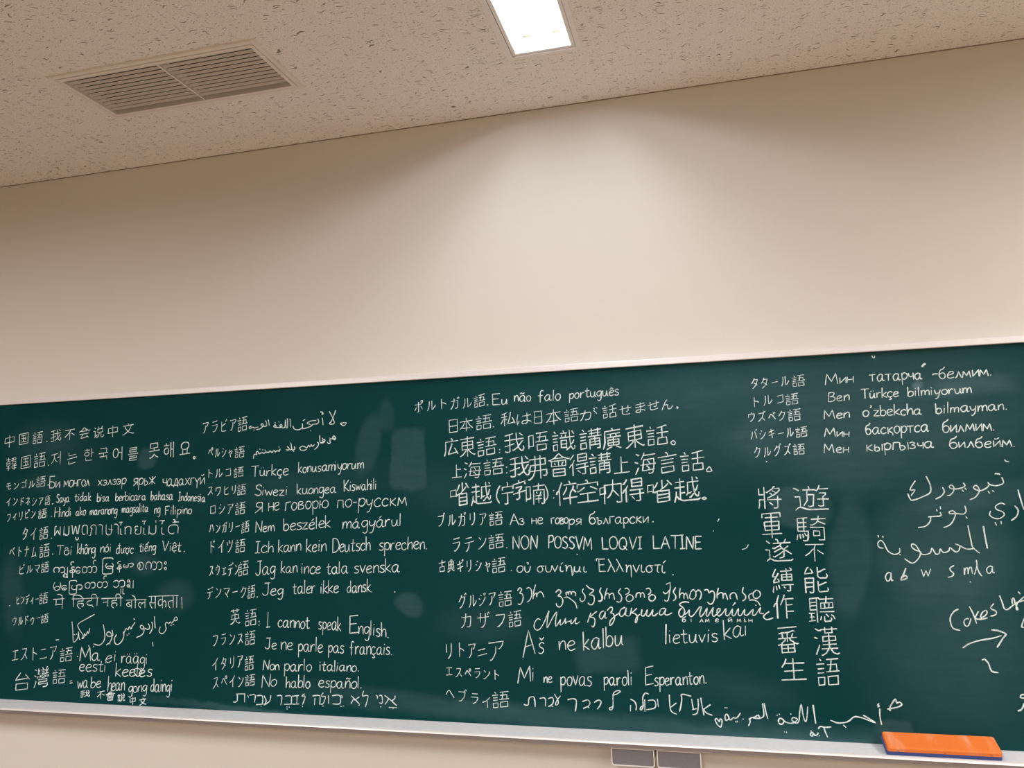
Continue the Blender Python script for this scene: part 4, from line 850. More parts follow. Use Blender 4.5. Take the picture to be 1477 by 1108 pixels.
  [(1.2,'-1666,415 -1663,416'),
   (1.2,'-1112,438 -1109,439')]),
 ('reading I cannot speak English',
  [('J','英',-1778,313,-1737,315,57,1.0),
   ('J','語',-1715,308,-1667,312,59,1.0),
   ('T','1',-1626,304,-1610,305,56,1.0),
   ('T','cannot',-1577,306,-1442,304,47,1.0),
   ('T','speak',-1411,304,-1318,298,50,1.0),
   ('T','E',-1287,289,-1253,292,58,1.0),
   ('T','nglish.',-1252,289,-1132,278,50,1.0)],
  [(1.2,'-1658,325 -1655,326'),
   (1.2,'-1658,312 -1655,313')]),
 ('in French, reading Je ne parle pas français',
  [('J','フランス',-1852,231,-1725,244,43,1.0),
   ('J','語',-1714,239,-1673,242,50,1.0),
   ('T','Je',-1631,228,-1581,227,40,1.0),
   ('T','ne',-1564,226,-1514,225,51,1.0),
   ('T','parle',-1493,221,-1391,221,49,1.0),
   ('T','pas',-1372,221,-1308,221,45,1.0),
   ('T','français.',-1287,216,-1117,220,49,1.0)],
  []),
 ('in Italian, reading Non parlo italiano',
  [('J','イタリア',-1853,142,-1724,159,44,1.0),
   ('J','語',-1715,147,-1677,151,50,1.0),
   ('T','Non',-1638,151,-1569,153,36,1.0),
   ('T','parlo',-1550,151,-1435,152,44,1.0),
   ('T','italiano.',-1406,155,-1246,158,38,1.0)],
  []),
 ('in Spanish, ending in español',
  [('J','スペイン',-1849,77,-1721,88,44,1.0),
   ('J','語',-1712,91,-1672,94,40,1.0),
   ('T','No',-1643,87,-1579,96,43,1.0),
   ('T','hablo',-1543,91,-1442,94,43,1.0),
   ('T','español.',-1411,97,-1236,99,44,1.0)],
  []),
 ('in square Hebrew letters with vowel points, on the bottom row',
  [],
  [(1.0,'-1153,79 -1132,65 -1108,46'),
   (1.0,'-1114,79 -1115,70 -1128,61'),
   (1.0,'-1139,68 -1145,58 -1152,49'),
   (1.0,'-1138,39 -1108,39'),
   (1.0,'-1122,39 -1122,34'),
   (1.0,'-1173,78 -1164,77 -1163,53 -1174,53'),
   (1.0,'-1187,78 -1181,75 -1182,67'),
   (1.0,'-1170,40 -1167,39'),
   (1.0,'-1234,91 -1239,74 -1217,75 -1228,37'),
   (1.0,'-1283,73 -1266,59 -1250,44'),
   (1.0,'-1252,70 -1262,63 -1270,58'),
   (1.0,'-1272,64 -1278,55 -1284,45'),
   (1.0,'-1254,41 -1251,40'),
   (1.0,'-1324,71 -1318,70 -1320,63'),
   (1.0,'-1357,70 -1328,72 -1327,44 -1356,42'),
   (1.0,'-1324,35 -1321,34'),
   (1.0,'-1315,36 -1312,36'),
   (1.0,'-1372,70 -1372,42'),
   (1.0,'-1393,79 -1401,67 -1384,65 -1393,42 -1403,39'),
   (1.0,'-1435,66 -1407,68 -1407,38'),
   (1.0,'-1426,59 -1428,36'),
   (1.0,'-1395,33 -1392,32'),
   (1.0,'-1467,73 -1479,64 -1465,63 -1476,35'),
   (1.0,'-1518,62 -1491,66'),
   (1.0,'-1498,64 -1499,35'),
   (1.0,'-1513,34 -1490,36'),
   (1.0,'-1546,61 -1522,62 -1522,34'),
   (1.0,'-1550,32 -1515,35'),
   (1.0,'-1580,61 -1560,61 -1564,29'),
   (1.0,'-1540,24 -1538,23'),
   (1.0,'-1531,24 -1528,23'),
   (1.0,'-1540,16 -1537,16'),
   (1.0,'-1477,28 -1475,27'),
   (1.0,'-1633,59 -1624,41 -1633,26'),
   (1.0,'-1605,61 -1610,41 -1633,26'),
   (1.0,'-1663,58 -1640,58 -1640,29'),
   (1.0,'-1665,26 -1635,30'),
   (1.0,'-1646,22 -1644,21'),
   (1.0,'-1693,59 -1670,60 -1674,34'),
   (1.0,'-1714,62 -1714,33'),
   (1.0,'-1749,61 -1712,63'),
   (1.0,'-1745,61 -1746,35 -1762,32'),
   (1.0,'-1701,58 -1698,50')]),
 ('in Portuguese on the uppermost row, reading Eu não falo português',
  [('J','ポルトガル',-1023,1081,-807,1088,42,1.0),
   ('J','語',-797,1087,-755,1092,43,1.0),
   ('T','Eu',-727,1094,-670,1094,38,1.0),
   ('T','não',-647,1101,-585,1099,37,1.0),
   ('T','falo',-560,1096,-478,1099,40,1.0),
   ('T','português',-450,1101,-271,1104,36,1.0)],
  [(1.2,'-748,1094 -745,1095')]),
 ('in Japanese, reading 日本語 私は日本語が話せません',
  [('J','日',-892,1001,-861,1000,48,1.0),
   ('J','本',-851,1004,-804,1005,46,1.0),
   ('J','語',-791,1007,-733,1010,49,1.0),
   ('J','私',-698,1015,-648,1019,47,1.0),
   ('J','は',-640,1017,-589,1021,39,1.0),
   ('J','日',-577,1020,-550,1019,44,1.0),
   ('J','本',-534,1013,-483,1016,52,1.0),
   ('J','語',-470,1020,-420,1023,44,1.0),
   ('J','が',-415,1022,-354,1027,40,1.0),
   ('J','話',-336,1027,-288,1030,45,1.0),
   ('J','せ',-278,1037,-239,1038,31,1.0),
   ('J','ま',-223,1040,-191,1044,33,1.0),
   ('J','せ',-183,1046,-144,1052,29,1.0),
   ('J','ん',-135,1046,-100,1047,33,1.0)],
  [(1.2,'-728,1015 -725,1016'),
   (1.0,'-87,1054 -82,1053 -85,1048')]),
 ('in Cantonese, reading 広東語 我唔識講廣東話',
  [('J','広',-912,917,-861,919,61,1.1),
   ('J','東',-853,913,-797,914,71,1.1),
   ('J','語',-789,912,-718,917,63,1.1),
   ('J','我',-687,922,-618,923,67,1.15),
   ('J','唔',-600,924,-531,927,63,1.15),
   ('J','識',-515,922,-437,924,69,1.1),
   ('J','講',-419,922,-344,925,71,1.15),
   ('J','廣',-339,919,-278,920,72,1.15),
   ('J','東',-261,922,-200,925,77,1.15),
   ('J','話',-190,929,-119,930,65,1.1)],
  [(1.2,'-707,933 -705,934'),
   (1.2,'-708,923 -706,924'),
   (1.0,'-104,942 -111,936 -107,929 -99,929 -97,937 -104,942')]),
 ('in Shanghainese, reading 上海語 我弗會得講上海言話',
  [('J','上',-885,839,-849,838,46,1.1),
   ('J','海',-840,836,-777,836,57,1.1),
   ('J','語',-766,845,-694,848,55,1.1),
   ('J','我',-671,836,-600,837,71,1.25),
   ('J','弗',-605,824,-539,824,84,1.25),
   ('J','會',-533,834,-457,833,78,1.1),
   ('J','得',-458,833,-393,837,74,1.1),
   ('J','講',-390,838,-314,841,71,1.15),
   ('J','上',-305,838,-253,838,56,1.25),
   ('J','海',-235,832,-165,836,71,1.1),
   ('J','言',-157,834,-96,837,67,1.15),
   ('J','話',-83,838,-6,840,66,1.1)],
  [(1.2,'-684,871 -681,871'),
   (1.2,'-684,851 -681,851'),
   (1.0,'9,852 -0,842 2,836 15,837 14,844 9,852')]),
 ('in bold Chinese-style characters with a bracketed pair, the lowest of the large rows',
  [('J','口',-892,769,-871,770,26,1.3),
   ('J','省',-871,741,-825,741,80,1.3),
   ('J','越',-815,739,-741,742,79,1.3),
   ('J','宁',-702,742,-661,741,76,1.25),
   ('J','字',-661,755,-618,762,64,1.2),
   ('J','喃',-615,739,-549,740,72,1.2),
   ('J','倅',-507,733,-436,736,82,1.3),
   ('J','空',-435,742,-363,744,75,1.2),
   ('J','口',-357,765,-338,767,26,1.3),
   ('J','内',-342,736,-284,737,81,1.35),
   ('J','得',-280,741,-209,743,78,1.3),
   ('J','口',-196,770,-177,771,26,1.3),
   ('J','省',-179,737,-116,740,73,1.25),
   ('J','越',-109,737,-26,739,81,1.3)],
  [(1.3,'-709,806 -719,788 -722,765 -712,746'),
   (1.2,'-546,802 -539,784 -539,763 -551,749'),
   (1.2,'-518,785 -516,786'),
   (1.2,'-519,760 -516,761'),
   (1.2,'-21,749 -13,752 -6,748 -14,745 -21,749')]),
 ('in Bulgarian Cyrillic letters',
  [('J','ブルガリア',-941,669,-763,668,48,1.0),
   ('J','語',-751,669,-702,671,46,1.1),
   ('T','Аз',-676,671,-624,670,37,1.0),
   ('T','не',-598,674,-557,672,38,1.0),
   ('T','гово',-529,672,-468,672,35,1.0),
   ('T','ря',-468,667,-424,668,36,1.0),
   ('T','български',-397,669,-190,671,39,1.0)],
  [(1.2,'-185,674 -182,675')]),
 ('in capital Latin letters, reading NON POSSVM LOQVI LATINE',
  [('J','ラテン',-888,576,-765,587,51,1.0),
   ('J','語',-755,589,-700,593,47,1.1),
   ('T','NON',-668,587,-576,588,46,1.1),
   ('T','POSSVM',-542,591,-387,583,43,1.2),
   ('T','LOQVI',-356,585,-218,585,42,1.15),
   ('T','LATINE',-186,586,-23,584,43,1.2)],
  [(1.2,'-691,592 -689,593')]),
 ('in ancient Greek, with accents',
  [('J','古典ギリシャ',-941,506,-753,511,45,1.0),
   ('J','語',-745,506,-696,509,50,1.1),
   ('T','οὐ',-656,509,-606,509,39,1.0),
   ('T','συν',-584,509,-509,510,39,1.0),
   ('T','ίημι',-504,511,-409,509,35,1.0),
   ('T','Ἑλληνιστί',-379,512,-140,507,43,1.0)],
  [(1.2,'-677,514 -675,515'),
   (1.2,'-128,501 -126,502'),
   (1.2,'-444,568 -442,569'),
   (1.0,'30,681 25,672'),
   (1.0,'9,642 11,643')]),
 ('in curling Georgian letters',
  [('J','グルジア',-870,385,-737,396,50,1.0),
   ('J','語',-725,392,-677,395,50,1.0)],
  [(1.0,'-656,446 -651,454 -645,455 -642,448 -649,438 -641,436 -637,425 -640,411 -648,400 -656,402'),
   (1.0,'-624,453 -616,457 -608,450 -607,433 -613,416 -624,408'),
   (1.0,'-592,466 -597,451 -601,435 -602,419'),
   (1.0,'-601,428 -595,436 -590,438 -589,425'),
   (1.0,'-589,432 -583,440 -575,443 -569,439 -564,425'),
   (1.0,'-522,442 -513,450 -506,448 -505,440 -515,430 -506,428 -499,417 -502,401 -512,393 -521,399 -522,405'),
   (1.0,'-485,432 -487,440 -481,443 -479,435 -477,443 -471,444 -469,435 -467,443 -460,444 -454,439 -456,430'),
   (1.0,'-494,425 -482,426 -468,417 -456,406 -451,389'),
   (1.0,'-427,454 -431,445 -423,433 -423,420 -432,412 -439,416 -439,423'),
   (1.0,'-416,466 -406,456 -394,452 -393,447 -407,435 -394,432 -391,418 -397,404 -407,402 -413,408'),
   (1.0,'-367,457 -372,445 -364,432 -364,420 -371,412 -377,416'),
   (1.0,'-367,458 -371,446 -366,433 -367,418 -378,413'),
   (1.0,'-346,456 -352,442 -357,420'),
   (1.0,'-355,430 -349,439 -342,439 -340,423'),
   (1.0,'-340,434 -332,440 -326,437 -323,420'),
   (1.0,'-301,456 -309,444 -300,431 -301,417 -309,411 -316,414'),
   (1.0,'-287,455 -279,457 -273,450 -276,441 -286,437'),
   (1.0,'-273,437 -283,429 -283,417 -273,414 -262,421 -263,432 -273,437'),
   (1.0,'-252,427 -249,439 -241,443 -236,439 -237,428'),
   (1.0,'-237,438 -229,443 -224,436 -224,427'),
   (1.0,'-217,455 -208,457 -202,451 -205,441 -212,437'),
   (1.0,'-199,437 -209,430 -208,420 -199,416 -189,424 -190,434 -199,437'),
   (1.0,'-138,477 -138,461 -142,442 -146,422 -153,416 -159,420'),
   (1.0,'-151,470 -146,473 -138,476'),
   (1.0,'-162,446 -155,440 -148,444 -140,453'),
   (1.0,'-121,460 -129,446 -122,434 -124,423 -131,418'),
   (1.0,'-106,458 -109,444 -110,426'),
   (1.0,'-109,436 -102,443 -96,440 -96,425'),
   (1.0,'-95,436 -88,443 -83,424'),
   (1.0,'-77,435 -73,446 -64,454 -57,444 -59,431 -68,423 -77,427 -77,435'),
   (1.0,'-57,446 -48,453 -40,444 -42,430 -47,422'),
   (1.0,'-29,452 -22,455 -17,451 -15,444 -7,450 0,447 2,435 -3,416 -13,408 -22,415'),
   (1.0,'15,459 10,443 9,427'),
   (1.0,'10,437 20,445 28,442 28,426'),
   (1.0,'29,437 36,443 42,423'),
   (1.0,'51,426 50,437 59,445 68,442 72,424'),
   (1.0,'93,462 89,448 98,436 96,425 88,420'),
   (1.0,'109,426 108,436 114,442 121,445'),
   (1.0,'132,454 122,444 123,431 133,428 144,438 141,450 132,454'),
   (1.0,'109,422 122,423 135,417 141,406')]),
 ('in joined-up Kazakh cursive with a small printed version below its last word',
  [('J','カザフ',-862,318,-705,323,52,1.0),
   ('J','語',-692,323,-646,327,53,1.0),
   ('T','б',-105,350,-94,351,18,0.8),
   ('T','і',-77,351,-74,351,18,0.8),
   ('T','л',-51,351,-39,351,18,0.8),
   ('T','м',-32,352,-20,352,18,0.8),
   ('T','е',-1,352,10,352,18,0.8),
   ('T','й',40,353,51,353,18,0.8),
   ('T','м',67,353,79,353,18,0.8),
   ('T','і',89,354,92,354,18,0.8),
   ('T','н',103,354,114,354,17,0.8)],
  [(1.0,'-579,350 -588,353 -598,342 -602,326 -595,316 -585,317 -573,330 -560,354 -548,381 -554,354 -557,325 -550,333 -537,356 -521,377 -526,350 -526,329 -515,343 -509,352 -511,341 -509,333 -497,345 -491,357 -493,339 -486,345 -475,347 -472,352 -474,339 -465,344 -455,359 -459,342 -453,339 -444,346'),
   (1.0,'-405,375 -411,360 -417,344'),
   (1.0,'-385,380 -398,370 -407,361 -397,360 -392,352 -394,337 -399,329 -403,333'),
   (1.1,'-362,382 -372,376 -376,362 -369,356 -360,368 -356,380 -358,360 -351,360'),
   (1.1,'-349,384 -339,394 -331,392 -334,381 -339,376 -329,373 -326,357 -335,340 -343,336 -341,349 -328,363 -310,376'),
   (1.1,'-289,395 -304,387 -309,371 -301,365 -290,377 -285,393 -289,371 -280,367'),
   (1.1,'-268,393 -271,379 -275,367'),
   (1.1,'-251,392 -263,381 -268,377 -256,374 -250,363 -253,349 -258,347 -254,361 -242,373'),
   (1.1,'-234,388 -237,371 -230,368 -222,377 -216,388 -220,371 -212,368 -204,378 -198,388 -201,371 -192,370 -183,378'),
   (1.1,'-159,393 -171,391 -178,377 -172,371 -162,380 -155,393 -160,375 -151,372 -137,379'),
   (1.1,'-81,413 -92,415 -105,412 -111,405 -100,396 -96,384 -102,370 -110,367 -115,376 -112,388 -104,395'),
   (1.1,'-96,375 -88,380 -81,389 -82,373 -74,369 -64,378 -48,398 -42,398 -48,381 -46,368 -35,379 -24,396 -28,376 -24,370 -10,390 -5,397 -9,378 -5,370 5,377 15,387 16,395 9,393 6,381 12,371 25,382 35,395 33,375 43,375 55,395 53,377 60,373 74,396 72,378 80,374 93,394 91,378 101,376 119,394 116,378 124,376 142,400 138,383 150,381'),
   (1.1,'167,387 155,379 149,370 159,362 178,368'),
   (1.1,'65,414 57,405'),
   (1.1,'127,407 129,406')]),
 ('in Lithuanian, reading Aš ne kalbu lietuviškai',
  [('J','リトア',-919,213,-814,217,52,1.0),
   ('J','ニ',-806,224,-773,230,20,1.0),
   ('J','ア',-765,210,-712,213,63,1.0),
   ('T','A',-644,224,-601,237,80,1.0),
   ('T','š',-589,239,-569,241,62,1.0),
   ('T','ne',-517,250,-460,253,56,1.0),
   ('T','kalbu',-434,253,-296,272,65,1.0),
   ('T','l',-162,278,-153,280,60,1.3),
   ('T','ietuvis',-149,282,9,290,49,1.0),
   ('T','kai',24,298,97,311,57,1.0)],
  []),
 ('in Esperanto, ending in Esperanton',
  [('J','エスペラント',-922,153,-732,146,35,1.0),
   ('T','Mi',-665,139,-608,148,52,1.0),
   ('T','ne',-574,144,-544,144,34,1.0),
   ('T','povas',-516,136,-407,139,53,1.0),
   ('T','paroli',-370,142,-275,146,48,1.0),
   ('T','E',-234,146,-207,151,55,1.0),
   ('T','speranton.',-205,146,-33,159,45,1.0)],
  []),
 ('in cursive Hebrew, second row from the bottom',
  [('J','ヘブライ',-924,78,-765,52,44,1.0),
   ('J','語',-756,54,-698,57,53,1.0)],
  [(1.0,'-646,70 -637,67 -630,71 -627,91 -611,95 -607,79 -607,63'),
   (1.0,'-610,89 -609,83'),
   (1.0,'-590,91 -576,94 -570,87 -572,67'),
   (1.0,'-561,91 -548,96 -543,87 -548,74 -562,66 -552,69 -545,66'),
   (1.0,'-539,107 -529,90 -527,78 -534,72 -536,78 -529,90 -519,102'),
   (1.0,'-494,91 -477,95 -466,91 -466,77 -470,55'),
   (1.0,'-445,87 -427,93 -420,84 -426,73 -443,65 -430,71 -423,68'),
   (1.0,'-405,86 -391,94 -382,89 -388,75 -396,65'),
   (1.0,'-316,123 -323,127 -336,122 -342,110 -343,83 -346,68 -353,64 -356,70 -346,74'),
   (1.0,'-343,112 -330,115 -316,125'),
   (1.0,'-285,101 -272,94 -267,80 -269,67'),
   (1.0,'-286,82 -287,63'),
   (1.0,'-226,119 -236,122 -245,108 -245,83 -250,69 -255,70 -252,78 -243,83'),
   (1.0,'-239,101 -240,64'),
   (1.0,'-228,99 -210,101 -204,89 -209,76 -235,70'),
   (1.0,'-198,105 -196,81'),
   (1.0,'-159,120 -159,87 -155,68 -138,60'),
   (1.0,'-138,95 -151,85 -159,79'),
   (1.0,'-90,118 -119,123 -120,108 -124,87 -129,69'),
   (1.0,'-89,109 -87,90 -85,79'),
   (1.0,'-88,77 -74,80'),
   (1.0,'-69,110 -69,87 -75,65 -89,61'),
   (1.0,'-60,114 -57,87 -53,61'),
   (1.0,'-31,94 -47,83 -53,77 -43,67 -27,62')]),
 ('in Arabic on the bottom row between two small outline hearts',
  [],
  [(1.1,'-17,41 -19,49 -13,52 -7,43 -3,52 2,48 1,38 -3,27 -11,32 -17,41'),
   (1.1,'13,64 19,67 24,55 15,48 12,55 13,64'),
   (1.1,'24,55 29,50 38,58 43,56 51,60 60,73'),
   (1.1,'13,87 15,86'),
   (1.1,'19,87 21,86'),
   (1.1,'44,47 45,44'),
   (1.1,'49,48 50,44'),
   (1.1,'66,55 68,54'),
   (1.1,'86,57 88,46 82,35'),
   (1.1,'87,55 95,61 106,59 117,59 114,68 104,63 99,58'),
   (1.1,'129,104 131,76 129,65 117,58'),
   (1.1,'134,105 137,81 142,59'),
   (1.1,'173,50 175,59 182,62 190,54 183,44 174,47'),
   (1.1,'190,54 202,49 217,50 231,61 219,66 213,59 224,50 234,55 238,81 244,107 247,81 251,59 257,60 263,100'),
   (1.1,'279,106 281,78 283,51'),
   (1.1,'170,71 171,70'),
   (1.1,'177,75 178,73'),
   (1.1,'211,77 212,75'),
   (1.1,'327,63 346,56 367,58 381,64 392,74 402,77 422,73 455,61 438,73 422,82'),
   (1.1,'363,50 370,44'),
   (1.1,'470,103 469,79 472,57'),
   (1.1,'469,118 465,114 469,111 465,108'),
   (1.1,'499,98 499,108 509,125 517,133 519,122 527,125 533,118 521,110 492,103'),
   (1.1,'290,36 296,43 309,41 327,43'),
   (1.1,'306,39 310,25 315,12'),
   (1.1,'273,24 268,23 265,16 271,14 274,22 278,16 285,18 288,24'),
   (1.1,'267,28 269,28'),
   (1.1,'291,15 292,15'),
   (1.1,'189,22 190,21'),
   (1.1,'195,21 196,21')]),
 ('in Tatar, top row of the five neat rows on the right',
  [('J','タタール',159,1102,275,1105,34,1.0),
   ('J','語',286,1102,325,1102,37,1.0),
   ('T','Мин',386,1103,475,1105,34,1.0),
   ('T','татарча',519,1105,677,1105,39,1.1),
   ('T','белмим.',720,1103,870,1104,36,1.1)],
  []),
 ('in Turkish on the right, reading Ben Türkçe bilmiyorum',
  [('J','トルコ',164,1041,254,1048,34,1.0),
   ('J','語',262,1043,301,1044,36,1.1),
   ('T','Ben',392,1047,457,1050,31,1.0),
   ('T','Türkçe',491,1053,603,1053,29,1.1),
   ('T','bilmiyorum',626,1052,813,1053,30,1.1)],
  []),
 ('in Uzbek, middle row of the five neat rows on the right',
  [('J','ウズベク',143,994,256,994,34,1.0),
   ('J','語',266,991,305,992,37,1.1),
   ('T','Men',375,992,454,994,30,1.0),
   ('T',"o'zbekcha",491,995,667,994,33,1.1),
   ('T','bilmayman.',702,994,905,998,32,1.1)],
  []),
 ('in Bashkir, fourth of the five neat rows on the right',
  [('J','バシキール',147,936,278,938,33,1.0),
   ('J','語',286,937,321,939,32,1.1),
   ('T','Мин',372,937,449,934,28,1.0),
   ('T','басқортса',495,938,684,940,37,1.1),
   ('T','билмим.',716,935,863,936,39,1.1)],
  []),
 ('in Kyrgyz, lowest of the five neat rows on the right',
  [('J','クルグズ',154,876,267,883,38,1.0),
   ('J','語',274,882,309,881,34,1.1),
   ('T','Мен',367,884,444,882,31,1.0),
   ('T','кыргызча',494,886,694,889,38,1.1),
   ('T','билбейм.',731,886,915,884,35,1.1)],
  [(1.2,'189,862 191,863')]),
 ('as stray short chalk marks near the upper right of the board',
  [],
  [(2,'674,1144 679,1150 684,1152'),
   (1.2,'701,1116 707,1119 716,1118'),
   (0.7,'532,1188 534,1181 538,1181 540,1187'),
   (1.0,'877,846 881,841 889,839'),
   (1.0,'849,806 861,801'),
   (0.8,'96,582 110,587 117,598')]),
 ('as the left of two vertical columns, starting with 將軍',
  [('J','將',157,712,227,708,72,1.1),
   ('J','軍',162,620,222,617,81,1.1),
   ('J','遂',169,544,250,541,73,1.1),
   ('J','縛',184,447,246,445,79,1.1),
   ('J','作',183,367,242,366,73,1.1),
   ('J','蕃',188,260,249,259,83,1.1),
   ('J','生',192,178,265,178,67,1.1)],
  []),
 ('as the right of two vertical columns, starting with 遊騎',
  [('J','遊',266,705,370,700,81,1.1),
   ('J','騎',267,609,355,606,79,1.1),
   ('J','不',289,546,344,543,54,1.1),
   ('J','能',282,447,349,445,80,1.1),
   ('J','聽',286,357,362,356,80,1.1),
   ('J','漢',298,257,368,256,87,1.1),
   ('J','語',298,166,363,166,82,1.1)],
  []),
 ('in large Arabic letters on the right, the upper word',
  [],
  [(1.05,'847,804 856,805 861,802'),
   (1.05,'865,793 868,776 852,769 841,769 830,773 826,780'),
   (1.05,'830,773 822,763 806,755 794,757 785,764 792,771 799,764 800,752 789,736 773,728'),
   (1.05,'824,752 828,746'),
   (1.05,'836,754 840,751'),
   (1.05,'759,779 762,769 745,762 726,762 719,768 724,774 731,767 729,754 719,743 711,742'),
   (1.05,'754,758 757,753'),
   (1.05,'762,763 765,758'),
   (1.05,'700,767 704,754 694,740 678,732'),
   (1.05,'657,802 666,776 665,753 643,740 616,730 607,732 601,750'),
   (1.05,'625,789 608,762 622,761 610,744')]),
 ('in large Arabic letters on the right, the middle pair of words',
  [],
  [(1.05,'905,755 910,723 915,696'),
   (1.05,'892,707 900,694 894,676 879,664'),
   (1.05,'866,712 855,716 840,707 843,697 858,690 861,680 847,670 832,672 822,681 825,693'),
   (1.05,'835,659 838,650'),
   (1.05,'851,662 851,654'),
   (1.05,'757,709 759,694 751,685 732,687 714,687 713,693 724,695 729,686 723,669 711,653 693,645'),
   (1.05,'757,677 760,672'),
   (1.05,'687,691 688,681 666,679 653,678'),
   (1.05,'659,677 657,665 643,650 622,646'),
   (1.05,'677,700 679,695'),
   (1.05,'689,709 689,701')]),
 ('in large Arabic letters on the right, the lower word',
  [],
  [(1.1,'802,648 804,614 807,582'),
   (1.1,'760,650 764,611 768,585 785,568'),
   (1.1,'770,582 751,580 733,590 721,596'),
   (1.1,'733,590 729,576 719,572 705,585 701,575 686,570 678,581 674,568 664,566 655,584 649,569 628,564 619,576 611,592 600,596 599,587 610,577 622,572 616,554 597,538 576,552'),
   (1.1,'564,583 563,571 547,565 530,576 521,599 512,608 503,599 506,587 518,584'),
   (1.1,'563,565 565,563'),
   (1.1,'506,623 507,618'),
   (1.1,'519,621 520,616')]),
 ('as spaced Latin letters a b w s m l a',
  [('T','a',517,484,538,485,47,1.2),
   ('T','w',620,496,646,498,41,1.0),
   ('T','m',738,504,760,507,35,1.0),
   ('T','a',799,508,820,509,40,1.0)],
  [(1.2,'577,523 568,503 560,488 571,490 579,495 573,501 563,493'),
   (1.0,'711,531 700,524 701,516 708,509 705,500 692,496'),
   (1.0,'774,547 774,531 765,505'),
   (1.0,'774,529 778,511 785,500'),
   (1.2,'751,483 753,483')]),
 ('reading Cokes above an arrow and a figure, at the right edge of the photo',
  [],
  [(1.05,'712,402 700,395 689,379 688,360 694,345 711,340'),
   (1.05,'739,374 730,374 724,364 728,353 736,355 743,371 744,376'),
   (1.05,'743,410 751,390 758,361'),
   (1.05,'766,396 756,376 774,373'),
   (1.05,'771,378 781,382 789,392 787,399 778,395 771,382 775,374 789,378'),
   (1.05,'809,419 800,406 814,397 811,387 798,383'),
   (1.1,'827,443 832,425 836,406 845,403 861,416 873,424 891,430'),
   (1.1,'859,419 859,432 864,436 866,422 870,410 872,403 868,404 872,421 892,441'),
   (1.1,'878,455 882,448'),
   (1.1,'877,355 886,378'),
   (1.1,'876,354 883,351'),
   (1.2,'715,289 734,302 763,312 798,319 821,327'),
   (1.2,'797,343 814,341 829,335 833,330 823,317 807,293'),
   (1.2,'764,255 771,257 780,245 786,224 803,220'),
   (1.2,'867,160 859,159 855,154 858,150 866,150'),
   (1.2,'864,135 859,124 853,116 845,113')]),
]
M_CHALK, nt, b = mat('white_chalk')
tc = node(nt, 'ShaderNodeTexCoord')
n1 = node(nt, 'ShaderNodeTexNoise'); n1.inputs['Scale'].default_value = 620; n1.inputs['Detail'].default_value = 2
n2 = node(nt, 'ShaderNodeTexNoise'); n2.inputs['Scale'].default_value = 28; n2.inputs['Detail'].default_value = 2
for n in (n1, n2): nt.links.new(tc.outputs['Object'], n.inputs['Vector'])
b.inputs['Base Color'].default_value = (0.80, 0.92, 0.93, 1); b.inputs['Roughness'].default_value = 1.0; b.inputs['Specular IOR Level'].default_value = 0.0
cover = math_node(nt, 'MULTIPLY_ADD', n2.outputs['Fac'], 0.5, n1.outputs['Fac'])
nt.links.new(math_node(nt, 'MULTIPLY_ADD', smooth(nt, cover, 0.50, 0.80), 0.62, 0.38), b.inputs['Alpha'])

rng = random.Random(7)
def parse(s):
    out = []
    for st in s.split('|'):
        out.append([(float(p.rstrip('c').split(',')[0]), float(p.rstrip('c').split(',')[1]), p.endswith('c')) for p in st.split()])
    return out
def curve(pts, n=4):
    """Catmull-Rom through (x, z, corner) points"""
    if len(pts) < 3: return [(p[0], p[1]) for p in pts]
    out = []
    for i in range(len(pts) - 1):
        p1, p2 = pts[i], pts[i + 1]
        p0 = pts[i - 1] if i > 0 and not p1[2] else p1
        p3 = pts[i + 2] if i + 2 < len(pts) and not p2[2] else p2
        for k in range(n):
            t = k / n
            out.append(tuple(0.5 * (2 * p1[a] + (p2[a] - p0[a]) * t + (2 * p0[a] - 5 * p1[a] + 4 * p2[a] - p3[a]) * t * t + (3 * p1[a] - p0[a] - 3 * p2[a] + p3[a]) * t ** 3) for a in (0, 1)))
    out.append((pts[-1][0], pts[-1][1]))
    return out
